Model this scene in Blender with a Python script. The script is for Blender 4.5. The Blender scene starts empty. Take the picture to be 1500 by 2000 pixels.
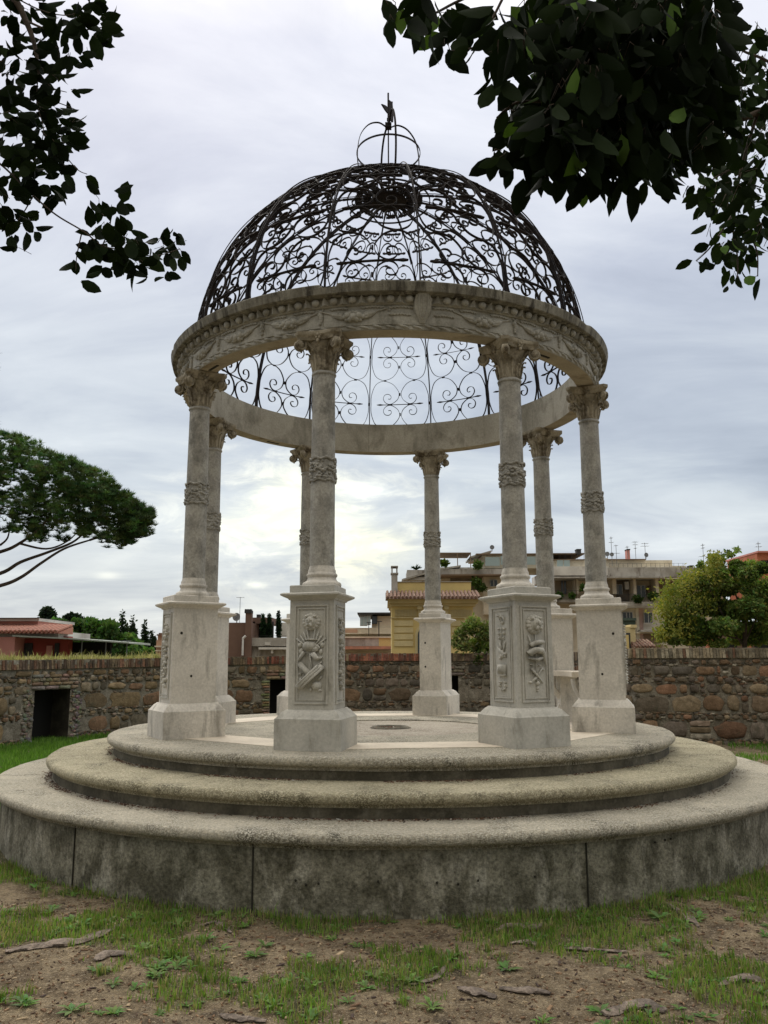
import bpy, math, random
import numpy as np
from math import sin, cos, pi, radians, sqrt, atan2, hypot
from mathutils import Vector, Matrix, noise as mn

random.seed(7)
NR = np.random.default_rng(11)
SC = bpy.context.scene
COL = SC.collection

# ------------------------------------------------------------------ camera
S = 2.27                      # metres per column-circle radius
ZP = 0.870                    # height of the platform floor above the ground
PHI0 = radians(-15.529)       # azimuth of the front left column
F_PX = 1641.4
CAM = Vector((-0.02315*S, -4.2*S, ZP + 0.32057*S))
_p, _y, _r = radians(9.97884), radians(-0.0812), radians(-0.14319)
FW = Vector((sin(_y)*cos(_p), cos(_y)*cos(_p), sin(_p)))
_rt = Vector((cos(_y), -sin(_y), 0)); _up = _rt.cross(FW)
RT = cos(_r)*_rt + sin(_r)*_up
UP = -sin(_r)*_rt + cos(_r)*_up
cam = bpy.data.cameras.new('camera'); camo = bpy.data.objects.new('camera', cam); COL.objects.link(camo)
cam.sensor_fit = 'HORIZONTAL'; cam.sensor_width = 36; cam.lens = F_PX/1500*36
cam.clip_start = 0.05; cam.clip_end = 3000
M = Matrix((RT, UP, -FW)).transposed().to_4x4(); M.translation = CAM
camo.matrix_world = M
SC.camera = camo

def ray(u, v):
    return FW + RT*((u-750)/F_PX) - UP*((v-1000)/F_PX)
def at(u, v, Y):                 # point seen at photo pixel (u,v) on the plane y=Y
    d = ray(u, v); return CAM + d*((Y-CAM.y)/d.y)
def atd(u, v, dist):
    return CAM + ray(u, v)*dist
def atz(u, v, z=0.0):
    d = ray(u, v); return CAM + d*((z-CAM.z)/d.z)

# ------------------------------------------------------------------ world, sun, exposure
SC.view_settings.view_transform = 'Standard'; SC.view_settings.look = 'None'
SC.view_settings.exposure = 0.27; SC.view_settings.gamma = 1.0
SUN_EL, SUN_AZ = radians(46), radians(-22)       # behind the clouds, left of straight ahead
W = bpy.data.worlds.new('World'); SC.world = W; W.use_nodes = True
nt = W.node_tree; nt.nodes.clear()
def N(t, **kw):
    n = nt.nodes.new(t)
    for k, v in kw.items():
        if k == 'op': n.operation = v
        else: setattr(n, k, v)
    return n
def L(a, b): nt.links.new(a, b)
def vmath(op, a, b=None):
    n = N('ShaderNodeVectorMath', op=op)
    for i, x in enumerate((a, b)):
        if x is None: continue
        if isinstance(x, (tuple, list, Vector)): n.inputs[i].default_value = tuple(x)
        else: L(x, n.inputs[i])
    return n
def fmath(op, a, b=None, c=None, clamp=False):
    n = N('ShaderNodeMath', op=op); n.use_clamp = clamp
    for i, x in enumerate((a, b, c)):
        if x is None: continue
        if isinstance(x, (int, float)): n.inputs[i].default_value = x
        else: L(x, n.inputs[i])
    return n.outputs[0]
def ramp(fac, stops, interp='EASE'):
    n = N('ShaderNodeValToRGB'); n.color_ramp.interpolation = interp
    while len(n.color_ramp.elements) < len(stops): n.color_ramp.elements.new(0.5)
    for e, (p_, c_) in zip(n.color_ramp.elements, stops):
        e.position = p_; e.color = (c_[0], c_[1], c_[2], 1)
    L(fac, n.inputs[0]); return n.outputs[0]
def mixc(fac, a, b, mode='MIX'):
    n = N('ShaderNodeMix'); n.data_type = 'RGBA'; n.blend_type = mode
    for s_, x in ((n.inputs[0], fac), (n.inputs[6], a), (n.inputs[7], b)):
        if isinstance(x, (int, float)): s_.default_value = x
        elif isinstance(x, tuple): s_.default_value = (x[0], x[1], x[2], 1)
        else: L(x, s_)
    return n.outputs[2]
STR = 0.1
tc = N('ShaderNodeTexCoord'); D = vmath('NORMALIZE', tc.outputs['Generated']).outputs[0]
sep = N('ShaderNodeSeparateXYZ'); L(D, sep.inputs[0]); dz = sep.outputs[2]; dy = sep.outputs[1]
zc = fmath('ADD', fmath('MAXIMUM', dz, 0.0), 0.16)
comb = N('ShaderNodeCombineXYZ')
L(fmath('DIVIDE', sep.outputs[0], zc), comb.inputs[0]); L(fmath('DIVIDE', dy, zc), comb.inputs[1])
def noise(vec, scale, detail=5, rough=0.55, dist=0.0, off=(0, 0, 0), stretch=(1, 1, 1)):
    v = vmath('MULTIPLY', vec, stretch).outputs[0]; v = vmath('ADD', v, off).outputs[0]
    n = N('ShaderNodeTexNoise'); n.inputs['Scale'].default_value = scale
    n.inputs['Detail'].default_value = detail; n.inputs['Roughness'].default_value = rough
    n.inputs['Distortion'].default_value = dist; L(v, n.inputs['Vector']); return n.outputs[0]
n1 = noise(comb.outputs[0], 0.55, 6, 0.52, 0.25, (3.1, 1.7, 0), (0.8, 1.25, 1))
n2 = noise(comb.outputs[0], 2.1, 8, 0.6, 0.5, (8.1, 4.7, 0), (0.7, 1.1, 1))
nn = fmath('ADD', fmath('MULTIPLY', n1, 0.58), fmath('MULTIPLY', n2, 0.42))
# colour of the overcast by elevation (values are radiance / STR)
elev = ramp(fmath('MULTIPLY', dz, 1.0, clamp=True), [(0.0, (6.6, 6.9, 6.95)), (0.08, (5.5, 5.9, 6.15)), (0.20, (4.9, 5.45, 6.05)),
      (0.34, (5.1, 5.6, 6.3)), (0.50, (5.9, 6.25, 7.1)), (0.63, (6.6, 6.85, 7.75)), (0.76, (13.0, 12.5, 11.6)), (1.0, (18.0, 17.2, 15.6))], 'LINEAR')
shade = ramp(nn, [(0.37, (0.68, 0.70, 0.75)), (0.46, (0.86, 0.87, 0.90)), (0.53, (1.04, 1.035, 1.02)), (0.63, (1.26, 1.23, 1.17))], 'LINEAR')
cloud = mixc(1.0, elev, shade, 'MULTIPLY')
# gaps that let the hidden sun through, low over the houses
def glow(u, v, tight, amp, col, base, stretch=1.0):
    g = ray(u, v).normalized()
    d = vmath('SUBTRACT', D, tuple(g)).outputs[0]
    d = vmath('MULTIPLY', d, (1.0, 1.0, stretch)).outputs[0]
    ln = vmath('LENGTH', d).outputs['Value']
    e = fmath('POWER', 2.71828, fmath('MULTIPLY', fmath('MULTIPLY', ln, ln), -tight))
    e = fmath('MULTIPLY', e, amp)
    return mixc(1.0, base, mixc(1.0, (col[0], col[1], col[2]), e, 'MULTIPLY'), 'ADD')
def scal(e):   # scalar to colour
    c = N('ShaderNodeCombineColor'); 
    for i in range(3): L(e, c.inputs[i])
    return c.outputs[0]
def glow2(u, v, tight, amp, col, base, stretch=1.0, nz=None):
    g = ray(u, v).normalized()
    d = vmath('SUBTRACT', D, tuple(g)).outputs[0]
    d = vmath('MULTIPLY', d, (1.0, 1.0, stretch)).outputs[0]
    ln = vmath('LENGTH', d).outputs['Value']
    e = fmath('POWER', 2.71828, fmath('MULTIPLY', fmath('MULTIPLY', ln, ln), -tight))
    e = fmath('MULTIPLY', e, amp)
    if nz is not None: e = fmath('MULTIPLY', e, nz)
    return mixc(1.0, base, mixc(1.0, scal(e), col, 'MULTIPLY'), 'ADD')
n3 = noise(D, 13.0, 7, 0.62, 0.5, (1.3, 0.2, 0), (1, 1, 2.6))
gap2 = ramp(n3, [(0.36, (0.35,)*3), (0.50, (0.9,)*3), (0.62, (1.3,)*3)], 'LINEAR')
gap = ramp(n3, [(0.42, (0.0,)*3), (0.52, (0.42,)*3), (0.62, (1.7,)*3)], 'LINEAR')
cloud = glow2(600, 1010, 45, 2.7, (1.0, 0.90, 0.55), cloud, 1.7, gap)
cloud = glow2(695, 1068, 420, 5.0, (1.0, 0.86, 0.22), cloud, 1.9, gap2)
cloud = glow2(585, 985, 500, 5.4, (1.0, 0.90, 0.32), cloud, 1.5, gap2)
cloud = glow2(500, 1020, 350, 4.2, (1.0, 0.90, 0.36), cloud, 3.6, gap2)
cloud = glow2(710, 960, 1200, 2.5, (1.0, 0.97, 0.80), cloud, 3.0)
cloud = glow2(500, 1143, 9000, 3.0, (1.0, 0.95, 0.62), cloud, 2.5)
cloud = glow2(210, 1124, 6000, 2.4, (1.0, 0.92, 0.62), cloud, 3.0)
cloud = glow2(1330, 1075, 60, 1.3, (1.0, 0.99, 0.95), cloud, 3.0)
# unseen sky shaped to light the stone: brighter overhead and sideways, dimmed low behind
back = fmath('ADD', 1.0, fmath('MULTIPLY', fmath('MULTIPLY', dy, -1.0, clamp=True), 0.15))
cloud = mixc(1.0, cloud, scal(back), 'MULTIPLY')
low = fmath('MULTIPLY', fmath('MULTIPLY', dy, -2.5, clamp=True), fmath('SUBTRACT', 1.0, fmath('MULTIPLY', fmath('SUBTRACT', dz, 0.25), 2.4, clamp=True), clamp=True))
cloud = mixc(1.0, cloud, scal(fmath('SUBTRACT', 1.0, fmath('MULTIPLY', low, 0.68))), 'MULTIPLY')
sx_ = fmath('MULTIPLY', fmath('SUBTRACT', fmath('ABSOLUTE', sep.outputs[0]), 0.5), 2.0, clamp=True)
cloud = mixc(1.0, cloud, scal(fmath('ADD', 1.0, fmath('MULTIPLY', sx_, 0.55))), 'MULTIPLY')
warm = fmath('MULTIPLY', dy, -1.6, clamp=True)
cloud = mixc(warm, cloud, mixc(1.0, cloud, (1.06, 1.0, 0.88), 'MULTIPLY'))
sky = N('ShaderNodeTexSky'); sky.sky_type = 'NISHITA'; sky.sun_disc = False
sky.sun_elevation = SUN_EL; sky.sun_rotation = SUN_AZ; sky.air_density = 1.0; sky.dust_density = 2.0
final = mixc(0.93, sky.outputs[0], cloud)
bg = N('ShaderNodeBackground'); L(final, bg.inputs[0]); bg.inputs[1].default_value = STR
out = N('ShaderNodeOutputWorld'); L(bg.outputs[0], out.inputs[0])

sun = bpy.data.lights.new('sun', 'SUN'); sun.energy = 1.5; sun.angle = radians(25); sun.color = (1.0, 0.95, 0.86)
suno = bpy.data.objects.new('sun', sun); COL.objects.link(suno)
_sd = Vector((sin(SUN_AZ)*cos(SUN_EL), cos(SUN_AZ)*cos(SUN_EL), sin(SUN_EL)))
suno.rotation_euler = _sd.to_track_quat('Z', 'Y').to_euler(); suno.location = (0, 0, 30)

# ------------------------------------------------------------------ materials
MATS = {}
def mat(name, col, col2=None, scale=3.0, detail=6, rough=0.85, bump=0.0, bscale=None, lo=0.4, hi=0.6,
        grime=None, gscale=1.2, glo=0.52, ghi=0.66, gstretch=(1, 1, 1), speck=None, sscale=60, samt=0.35, stretch=(1, 1, 1),
        vcol=False, trans=0.0, metal=0.0, top=None, spec=0.3, fine=0.12):
    """noise mix of col/col2, stains of 'grime', fine speckle, bump; all in object space"""
    global nt
    m = bpy.data.materials.new(name); m.use_nodes = True; MATS[name] = m
    keep = nt; nt = m.node_tree; nt.nodes.clear()
    tcn = N('ShaderNodeTexCoord'); P = tcn.outputs['Object']
    geo = N('ShaderNodeNewGeometry')
    if vcol:
        a = N('ShaderNodeAttribute'); a.attribute_name = 'tint'; base = a.outputs['Color']
        if col2 is not None:
            base = mixc(ramp(noise(P, scale, detail, 0.6, 0, (0, 0, 0), stretch), [(lo, (0,)*3), (hi, (1,)*3)], 'LINEAR'), base, mixc(1.0, base, col2, 'MULTIPLY'))
    elif col2 is not None:
        base = mixc(ramp(noise(P, scale, detail, 0.6, 0, (0, 0, 0), stretch), [(lo, (0,)*3), (hi, (1,)*3)], 'LINEAR'), col, col2)
    else:
        rgb = N('ShaderNodeRGB'); rgb.outputs[0].default_value = (*col, 1); base = rgb.outputs[0]
    if grime:
        base = mixc(ramp(noise(P, gscale, 8, 0.65, 0.3, (7, 3, 1), gstretch), [(glo, (0,)*3), (ghi, (1,)*3)], 'LINEAR'), base, grime)
    if speck:
        vo = N('ShaderNodeTexVoronoi'); vo.inputs['Scale'].default_value = sscale; L(P, vo.inputs['Vector'])
        sp = N('ShaderNodeSeparateColor'); L(vo.outputs['Color'], sp.inputs[0])
        base = mixc(ramp(sp.outputs[0], [(1-samt-0.1, (0,)*3), (1-samt+0.05, (1,)*3)], 'LINEAR'), base, speck)
    if top:      # lichen / dust that lies on upward faces
        sx = N('ShaderNodeSeparateXYZ'); L(geo.outputs['Normal'], sx.inputs[0])
        base = mixc(ramp(sx.outputs[2], [(0.5, (0,)*3), (0.9, (1,)*3)], 'LINEAR'), base, top)
    if fine:
        fn = noise(P, 45, 3, 0.7)
        base = mixc(1.0, base, ramp(fn, [(0.3, (1-fine,)*3), (0.7, (1+fine,)*3)], 'LINEAR'), 'MULTIPLY')
    b = N('ShaderNodeBsdfPrincipled'); L(base, b.inputs['Base Color'])
    b.inputs['Roughness'].default_value = rough; b.inputs['Metallic'].default_value = metal
    b.inputs['Specular IOR Level'].default_value = spec
    if bump:
        bs = bscale or scale*6
        h = noise(P, bs, 6, 0.65)
        if speck:
            h = fmath('SUBTRACT', h, fmath('MULTIPLY', vo.outputs['Distance'], 0.9))
        bn = N('ShaderNodeBump'); bn.inputs['Strength'].default_value = bump; bn.inputs['Distance'].default_value = 0.02
        L(h, bn.inputs['Height']); L(bn.outputs[0], b.inputs['Normal'])
    o = N('ShaderNodeOutputMaterial')
    if trans:
        tr = N('ShaderNodeBsdfTranslucent'); L(mixc(1.0, base, (1.5, 1.7, 0.7), 'MULTIPLY'), tr.inputs[0])
        ms = N('ShaderNodeMixShader'); ms.inputs[0].default_value = trans
        L(b.outputs[0], ms.inputs[1]); L(tr.outputs[0], ms.inputs[2]); L(ms.outputs[0], o.inputs[0])
    else: L(b.outputs[0], o.inputs[0])
    nt = keep; return m

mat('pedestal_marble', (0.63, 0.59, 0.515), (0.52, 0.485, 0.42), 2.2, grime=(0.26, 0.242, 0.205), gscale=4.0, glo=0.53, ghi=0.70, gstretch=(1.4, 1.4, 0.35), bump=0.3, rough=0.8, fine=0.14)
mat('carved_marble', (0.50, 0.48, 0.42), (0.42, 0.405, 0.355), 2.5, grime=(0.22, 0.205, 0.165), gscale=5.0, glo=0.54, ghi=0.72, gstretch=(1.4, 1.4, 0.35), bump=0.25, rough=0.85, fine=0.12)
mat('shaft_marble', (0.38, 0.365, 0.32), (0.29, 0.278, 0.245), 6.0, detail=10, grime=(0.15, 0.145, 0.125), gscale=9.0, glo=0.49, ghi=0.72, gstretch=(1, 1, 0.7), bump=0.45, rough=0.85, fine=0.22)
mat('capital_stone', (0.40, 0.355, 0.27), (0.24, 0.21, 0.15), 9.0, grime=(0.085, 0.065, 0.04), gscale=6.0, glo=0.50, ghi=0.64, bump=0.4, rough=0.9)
mat('frieze_stone', (0.39, 0.375, 0.32), (0.31, 0.295, 0.25), 3.0, grime=(0.17, 0.16, 0.125), gscale=3.5, glo=0.50, ghi=0.66, bump=0.35, gstretch=(1, 1, 0.6), fine=0.18)
mat('soffit_stone', (0.38, 0.325, 0.235), (0.30, 0.258, 0.185), 2.0, grime=(0.17, 0.125, 0.07), gscale=2.0, bump=0.2)
mat('cornice_stone', (0.27, 0.255, 0.205), (0.15, 0.138, 0.105), 11.0, grime=(0.06, 0.053, 0.04), gscale=11.0, glo=0.50, ghi=0.62, stretch=(1, 1, 0.08), gstretch=(1, 1, 0.08), bump=0.5)
mat('inner_ring_stone', (0.42, 0.39, 0.32), (0.33, 0.305, 0.245), 1.6, grime=(0.18, 0.165, 0.125), gscale=2.8, glo=0.50, ghi=0.68, gstretch=(1, 1, 0.6), bump=0.25, fine=0.15)
mat('pebble_step', (0.49, 0.44, 0.335), (0.34, 0.305, 0.225), 2.0, speck=(0.58, 0.54, 0.44), sscale=150, samt=0.36, bump=0.8, bscale=90, grime=(0.11, 0.10, 0.07), gscale=3.0, glo=0.52, ghi=0.70, fine=0.35)
mat('mossy_pebble', (0.44, 0.39, 0.26), (0.29, 0.255, 0.16), 2.0, speck=(0.56, 0.51, 0.36), sscale=150, samt=0.34, bump=0.8, bscale=90, grime=(0.085, 0.078, 0.045), gscale=3.0, glo=0.50, ghi=0.70, fine=0.35)
mat('riser_concrete', (0.13, 0.115, 0.08), (0.07, 0.062, 0.042), 4.0, bump=0.5, grime=(0.20, 0.18, 0.135), gscale=6, glo=0.54, ghi=0.72, fine=0.25)
mat('drum_concrete', (0.24, 0.225, 0.17), (0.095, 0.088, 0.06), 5.5, detail=15, bump=0.9, bscale=18, grime=(0.36, 0.34, 0.275), gscale=6.0, glo=0.53, ghi=0.66, gstretch=(1, 1, 0.4), lo=0.42, hi=0.60, fine=0.5, stretch=(1, 1, 0.8))
mat('floor_marble', (0.62, 0.55, 0.44), (0.52, 0.455, 0.36), 2.0, bump=0.15, rough=0.75)
mat('floor_concrete', (0.33, 0.29, 0.23), (0.26, 0.225, 0.175), 2.5, speck=(0.40, 0.36, 0.29), sscale=70, samt=0.3, bump=0.4, bscale=40, grime=(0.20, 0.165, 0.12), gscale=1.5)
mat('joint', (0.03, 0.028, 0.02), fine=0)
mat('iron', (0.012, 0.010, 0.010), (0.024, 0.017, 0.015), 12, rough=0.7, metal=0.0, bump=0.2, spec=0.15)
mat('iron_light', (0.10, 0.095, 0.09), (0.05, 0.045, 0.045), 12, rough=0.6, metal=0.3)
mat('wall_stone', None, (0.68, 0.66, 0.62), 8.0, vcol=True, bump=0.9, bscale=16, rough=0.95, grime=(0.075, 0.068, 0.045), gscale=3.5, glo=0.56, ghi=0.74, fine=0.25)
mat('mortar', (0.25, 0.22, 0.17), (0.15, 0.13, 0.095), 5.0, bump=1.0, bscale=22, grime=(0.34, 0.31, 0.25), gscale=6.0, glo=0.56, ghi=0.68, fine=0.35)
mat('brick', None, (0.6, 0.58, 0.55), 9.0, vcol=True, bump=0.7, bscale=20, rough=0.95, grime=(0.06, 0.055, 0.04), gscale=5.0, glo=0.55, ghi=0.7, fine=0.25)
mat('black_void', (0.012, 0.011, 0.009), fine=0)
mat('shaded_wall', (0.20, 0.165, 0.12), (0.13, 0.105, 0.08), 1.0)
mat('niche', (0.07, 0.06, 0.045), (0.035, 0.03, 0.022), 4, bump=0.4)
mat('soil', None, (0.50, 0.47, 0.44), 7.0, vcol=True, detail=12, bump=1.0, bscale=30, rough=1.0, speck=(0.36, 0.29, 0.20), sscale=120, samt=0.07, fine=0.35, grime=(0.075, 0.055, 0.036), gscale=4.0, glo=0.54, ghi=0.68)
mat('grass', None, (0.6, 0.68, 0.5), 3.0, vcol=True, rough=0.7, trans=0.3, fine=0)
mat('bark', (0.10, 0.075, 0.055), (0.045, 0.035, 0.026), 9, bump=0.9, bscale=30, stretch=(1, 1, 1))
mat('root_bark', (0.27, 0.215, 0.17), (0.12, 0.095, 0.075), 18, bump=1.0, bscale=45, fine=0.3)
mat('chips', None, None, vcol=True, rough=1.0)
mat('leaf_dark', None, (0.7, 0.75, 0.6), 6, vcol=True, rough=0.75, trans=0.10, fine=0, spec=0.04)
mat('foliage', None, (0.55, 0.62, 0.5), 1.2, vcol=True, rough=0.8, trans=0.25, fine=0, spec=0.15)
mat('needles', None, (0.5, 0.55, 0.5), 0.8, vcol=True, rough=0.8, trans=0.12, fine=0, spec=0.1)
def pl(name, c, c2=None, **k):
    k.setdefault('bump', 0.15); k.setdefault('scale', 0.8)
    return mat(name, c, c2 or tuple(x*0.82 for x in c), **k)
pl('yellow_plaster', (0.64, 0.50, 0.21), (0.57, 0.445, 0.19)); pl('yellow_trim', (0.60, 0.50, 0.27))
pl('beige_plaster', (0.62, 0.54, 0.41), grime=(0.42, 0.36, 0.27), gscale=0.5); pl('cream_plaster', (0.70, 0.64, 0.51), grime=(0.5, 0.44, 0.34), gscale=0.8)
pl('white_plaster', (0.66, 0.64, 0.59), grime=(0.45, 0.42, 0.37), gscale=0.7)
pl('grey_concrete', (0.44, 0.42, 0.38), (0.30, 0.28, 0.245), scale=1.0, grime=(0.19, 0.165, 0.14), gscale=1.0, gstretch=(2, 2, 0.5))
pl('salmon_plaster', (0.60, 0.27, 0.23), (0.54, 0.24, 0.20)); pl('red_plaster', (0.32, 0.065, 0.05))
pl('pink_plaster', (0.52, 0.36, 0.31)); pl('orange_plaster', (0.50, 0.17, 0.09)); pl('brown_plaster', (0.17, 0.105, 0.078))
pl('peach_plaster', (0.48, 0.30, 0.20)); pl('brown_shutter', (0.22, 0.155, 0.10)); pl('green_shutter', (0.07, 0.10, 0.08))
pl('roof_tile', (0.22, 0.115, 0.08), (0.12, 0.075, 0.055), scale=7.0, grime=(0.34, 0.25, 0.17), gscale=6); pl('bright_tile', (0.50, 0.22, 0.15), (0.38, 0.18, 0.13), scale=5.0)
pl('canopy', (0.46, 0.50, 0.44)); pl('dark_metal', (0.05, 0.05, 0.05)); pl('grey_metal', (0.22, 0.23, 0.24)); pl('white_frame', (0.62, 0.61, 0.58))
def glass(name, c, r=0.15):
    m = mat(name, c, rough=r, spec=0.6, fine=0); return m
glass('window_glass', (0.045, 0.055, 0.065)); glass('pale_glass', (0.30, 0.38, 0.38), 0.3)

# ------------------------------------------------------------------ mesh helpers
class MB:
    def __init__(s): s.v = []; s.f = []; s.c = []; s.cur = None; s.smooth_from = None
    def add(s, vs, fs):
        b = len(s.v); s.v.extend([tuple(x) for x in vs]); s.f.extend([tuple(b+i for i in f) for f in fs])
        if s.cur is not None: s.c.extend([s.cur]*len(vs))
        elif s.c: s.c.extend([(1, 1, 1)]*len(vs))
    def box(s, c, d, rot=None, taper=1.0):
        x, y, z = [q/2 for q in d]; vs = []
        for k in (-1, 1):
            t = taper if k > 0 else 1
            for a, b in ((-1, -1), (1, -1), (1, 1), (-1, 1)):
                p = Vector((a*x*t, b*y*t, k*z))
                if rot is not None: p = rot @ p
                vs.append(p+Vector(c))
        s.add(vs, [(3, 2, 1, 0), (4, 5, 6, 7), (0, 1, 5, 4), (1, 2, 6, 5), (2, 3, 7, 6), (3, 0, 4, 7)])
    def box2(s, lo, hi): s.box([(a+b)/2 for a, b in zip(lo, hi)], [abs(b-a) for a, b in zip(lo, hi)])
    def lathe(s, prof, n=32, c=(0, 0, 0), cap=True, jit=None):
        vs = []; fs = []; m = len(prof)
        for j in range(n):
            a = 2*pi*j/n
            for i, (r, z) in enumerate(prof):
                if jit: r, z = jit(i, a, r, z)
                vs.append((c[0]+r*cos(a), c[1]+r*sin(a), c[2]+z))
        for j in range(n):
            k = (j+1) % n
            for i in range(m-1): fs.append((j*m+i, k*m+i, k*m+i+1, j*m+i+1))
        if cap == 'ring':
            for j in range(n): k = (j+1) % n; fs.append((j*m+m-1, k*m+m-1, k*m, j*m))
        elif cap:
            fs.append(tuple(j*m for j in range(n))[::-1]); fs.append(tuple(j*m+m-1 for j in range(n)))
        s.add(vs, fs)
    def ell(s, c, r, nu=8, nv=6, rot=None):
        vs = []; fs = []
        for i in range(nv+1):
            th = pi*i/nv
            for j in range(nu):
                a = 2*pi*j/nu; p = Vector((r[0]*sin(th)*cos(a), r[1]*sin(th)*sin(a), r[2]*cos(th)))
                if rot is not None: p = rot @ p
                vs.append(p+Vector(c))
        for i in range(nv):
            for j in range(nu):
                k = (j+1) % nu
                fs.append((i*nu+j, (i+1)*nu+j, (i+1)*nu+k, i*nu+k))
        s.add(vs, fs)
    def tube(s, pts, r, n=6, cap=True):
        pts = [Vector(p) for p in pts]; rs = r if isinstance(r, (list, tuple)) else [r]*len(pts)
        vs = []; fs = []; prev = None
        for i, p in enumerate(pts):
            t = (pts[min(i+1, len(pts)-1)]-pts[max(i-1, 0)])
            if t.length < 1e-9: t = Vector((0, 0, 1))
            t.normalize()
            if prev is None: a = t.orthogonal().normalized()
            else:
                a = prev - t*prev.dot(t); a = a.normalized() if a.length > 1e-6 else t.orthogonal().normalized()
            prev = a; b = t.cross(a)
            for j in range(n):
                q = 2*pi*j/n; vs.append(p+(a*cos(q)+b*sin(q))*rs[i])
        for i in range(len(pts)-1):
            for j in range(n):
                k = (j+1) % n; fs.append((i*n+j, i*n+k, (i+1)*n+k, (i+1)*n+j))
        if cap: fs.append(tuple(range(n))[::-1]); fs.append(tuple((len(pts)-1)*n+j for j in range(n)))
        s.add(vs, fs)
    def ribbon(s, pts, nrm, w, d):      # flat bar: w across the surface, d deep along the surface normal
        n = len(pts); vs = []; fs = []
        for i in range(n):
            t = (pts[min(i+1, n-1)]-pts[max(i-1, 0)]).normalized(); sd = t.cross(nrm[i]).normalized()
            ww = w[i] if isinstance(w, list) else w
            for a, b in ((-1, -1), (1, -1), (1, 1), (-1, 1)): vs.append(pts[i]+sd*(a*ww/2)+nrm[i]*(b*d/2))
        for i in range(n-1):
            for j in range(4):
                k = (j+1) % 4; fs.append((i*4+j, i*4+k, (i+1)*4+k, (i+1)*4+j))
        fs.append((3, 2, 1, 0)); e = (n-1)*4; fs.append((e, e+1, e+2, e+3)); s.add(vs, fs)
    def loft(s, rings):
        n = len(rings[0]); vs = [p for r in rings for p in r]; fs = []
        for i in range(len(rings)-1):
            for j in range(n):
                k = (j+1) % n; fs.append((i*n+j, i*n+k, (i+1)*n+k, (i+1)*n+j))
        fs.append(tuple(range(n))[::-1]); e = (len(rings)-1)*n; fs.append(tuple(e+j for j in range(n))); s.add(vs, fs)
    def build(s, name, m, parent=None, smooth=False, xf=None, angle=None):
        me = bpy.data.meshes.new(name)
        vs = s.v
        if xf is not None: vs = [tuple(xf(Vector(p))) for p in vs]
        me.from_pydata(vs, [], s.f); me.materials.append(MATS[m])
        if s.c:
            ca = me.color_attributes.new('tint', 'FLOAT_COLOR', 'POINT')
            arr = np.ones((len(vs), 4), np.float32); arr[:, :3] = np.array(s.c, np.float32); ca.data.foreach_set('color', arr.ravel())
        if smooth: me.polygons.foreach_set('use_smooth', [True]*len(me.polygons))
        me.update()
        if smooth and angle: me.set_sharp_from_angle(angle=radians(angle))
        o = bpy.data.objects.new(name, me); COL.objects.link(o)
        if parent: o.parent = parent
        return o
def npmesh(name, V, Fq, m, C=None, parent=None, tri=False):
    me = bpy.data.meshes.new(name); k = 3 if tri else 4
    me.vertices.add(len(V)); me.vertices.foreach_set('co', np.asarray(V, np.float32).ravel())
    me.loops.add(len(Fq)*k); me.loops.foreach_set('vertex_index', np.asarray(Fq, np.int32).ravel())
    me.polygons.add(len(Fq)); me.polygons.foreach_set('loop_start', np.arange(0, len(Fq)*k, k, dtype=np.int32))
    me.polygons.foreach_set('loop_total', np.full(len(Fq), k, np.int32))
    if C is not None:
        ca = me.color_attributes.new('tint', 'FLOAT_COLOR', 'POINT'); arr = np.ones((len(V), 4), np.float32); arr[:, :3] = C
        ca.data.foreach_set('color', arr.ravel())
    me.materials.append(MATS[m]); me.update(calc_edges=True); me.validate()
    o = bpy.data.objects.new(name, me); COL.objects.link(o)
    if parent: o.parent = parent
    return o
def tag(o, label=None, cat=None, group=None, kind=None):
    if label: o['label'] = label
    if cat: o['category'] = cat
    if group: o['group'] = group
    if kind: o['kind'] = kind
    return o
def empty(name, loc=(0, 0, 0), rz=0, label=None, cat=None, group=None):
    o = bpy.data.objects.new(name, None); COL.objects.link(o); o.location = loc; o.rotation_euler = (0, 0, rz)
    return tag(o, label, cat, group)
def cat_rom(pts, n=6, closed=False):
    P = [Vector(p) for p in pts]; out = []
    for i in range(len(P)-1):
        a = P[max(i-1, 0)]; b = P[i]; c = P[i+1]; d = P[min(i+2, len(P)-1)]
        for k in range(n):
            t = k/n; out.append(0.5*((2*b)+(c-a)*t+(2*a-5*b+4*c-d)*t*t+(3*b-a-3*c+d)*t*t*t))
    out.append(P[-1]); return out

# ================================================================== GAZEBO
gaz = empty('gazebo', (0, 0, 0), 0, 'round marble gazebo on three steps under a wrought iron lattice dome', 'gazebo')
def G(v): return Vector((v[0]*S, v[1]*S, ZP+v[2]*S))
# --- steps: pebble-faced treads with a half round nosing
def nosing(R_, zt, rn, Rin, zb, Rr):
    pr = [(Rin, zt-0.03), (Rin, zt)]
    for i in range(9):
        a = pi/2 - pi*i/8
        pr.append((R_-rn+rn*cos(a), zt-rn+rn*sin(a)))
    pr += [(Rr, zt-2*rn), (Rr, zt-2*rn-0.012)]
    return pr
def wob(amp, seed):
    def f(i, a, r, z):
        d = mn.noise(Vector((cos(a)*9+seed, sin(a)*9, z*8)))+0.5*mn.noise(Vector((cos(a)*40+seed, sin(a)*40, z*30)))
        return r+amp*d, z+amp*0.5*d
    return f
specs = [(1.308, 0.0, 0.0175, 0.5, -0.078, 1.283, 'pebble_step', 'topmost step, pale pebbled nosing'),
         (1.550, -0.078, 0.0175, 1.27, -0.158, 1.522, 'mossy_pebble', 'middle step, yellowish with lichen'),
         (1.750, -0.158, 0.0175, 1.51, -0.390, 1.715, 'pebble_step', 'widest step')]
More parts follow.
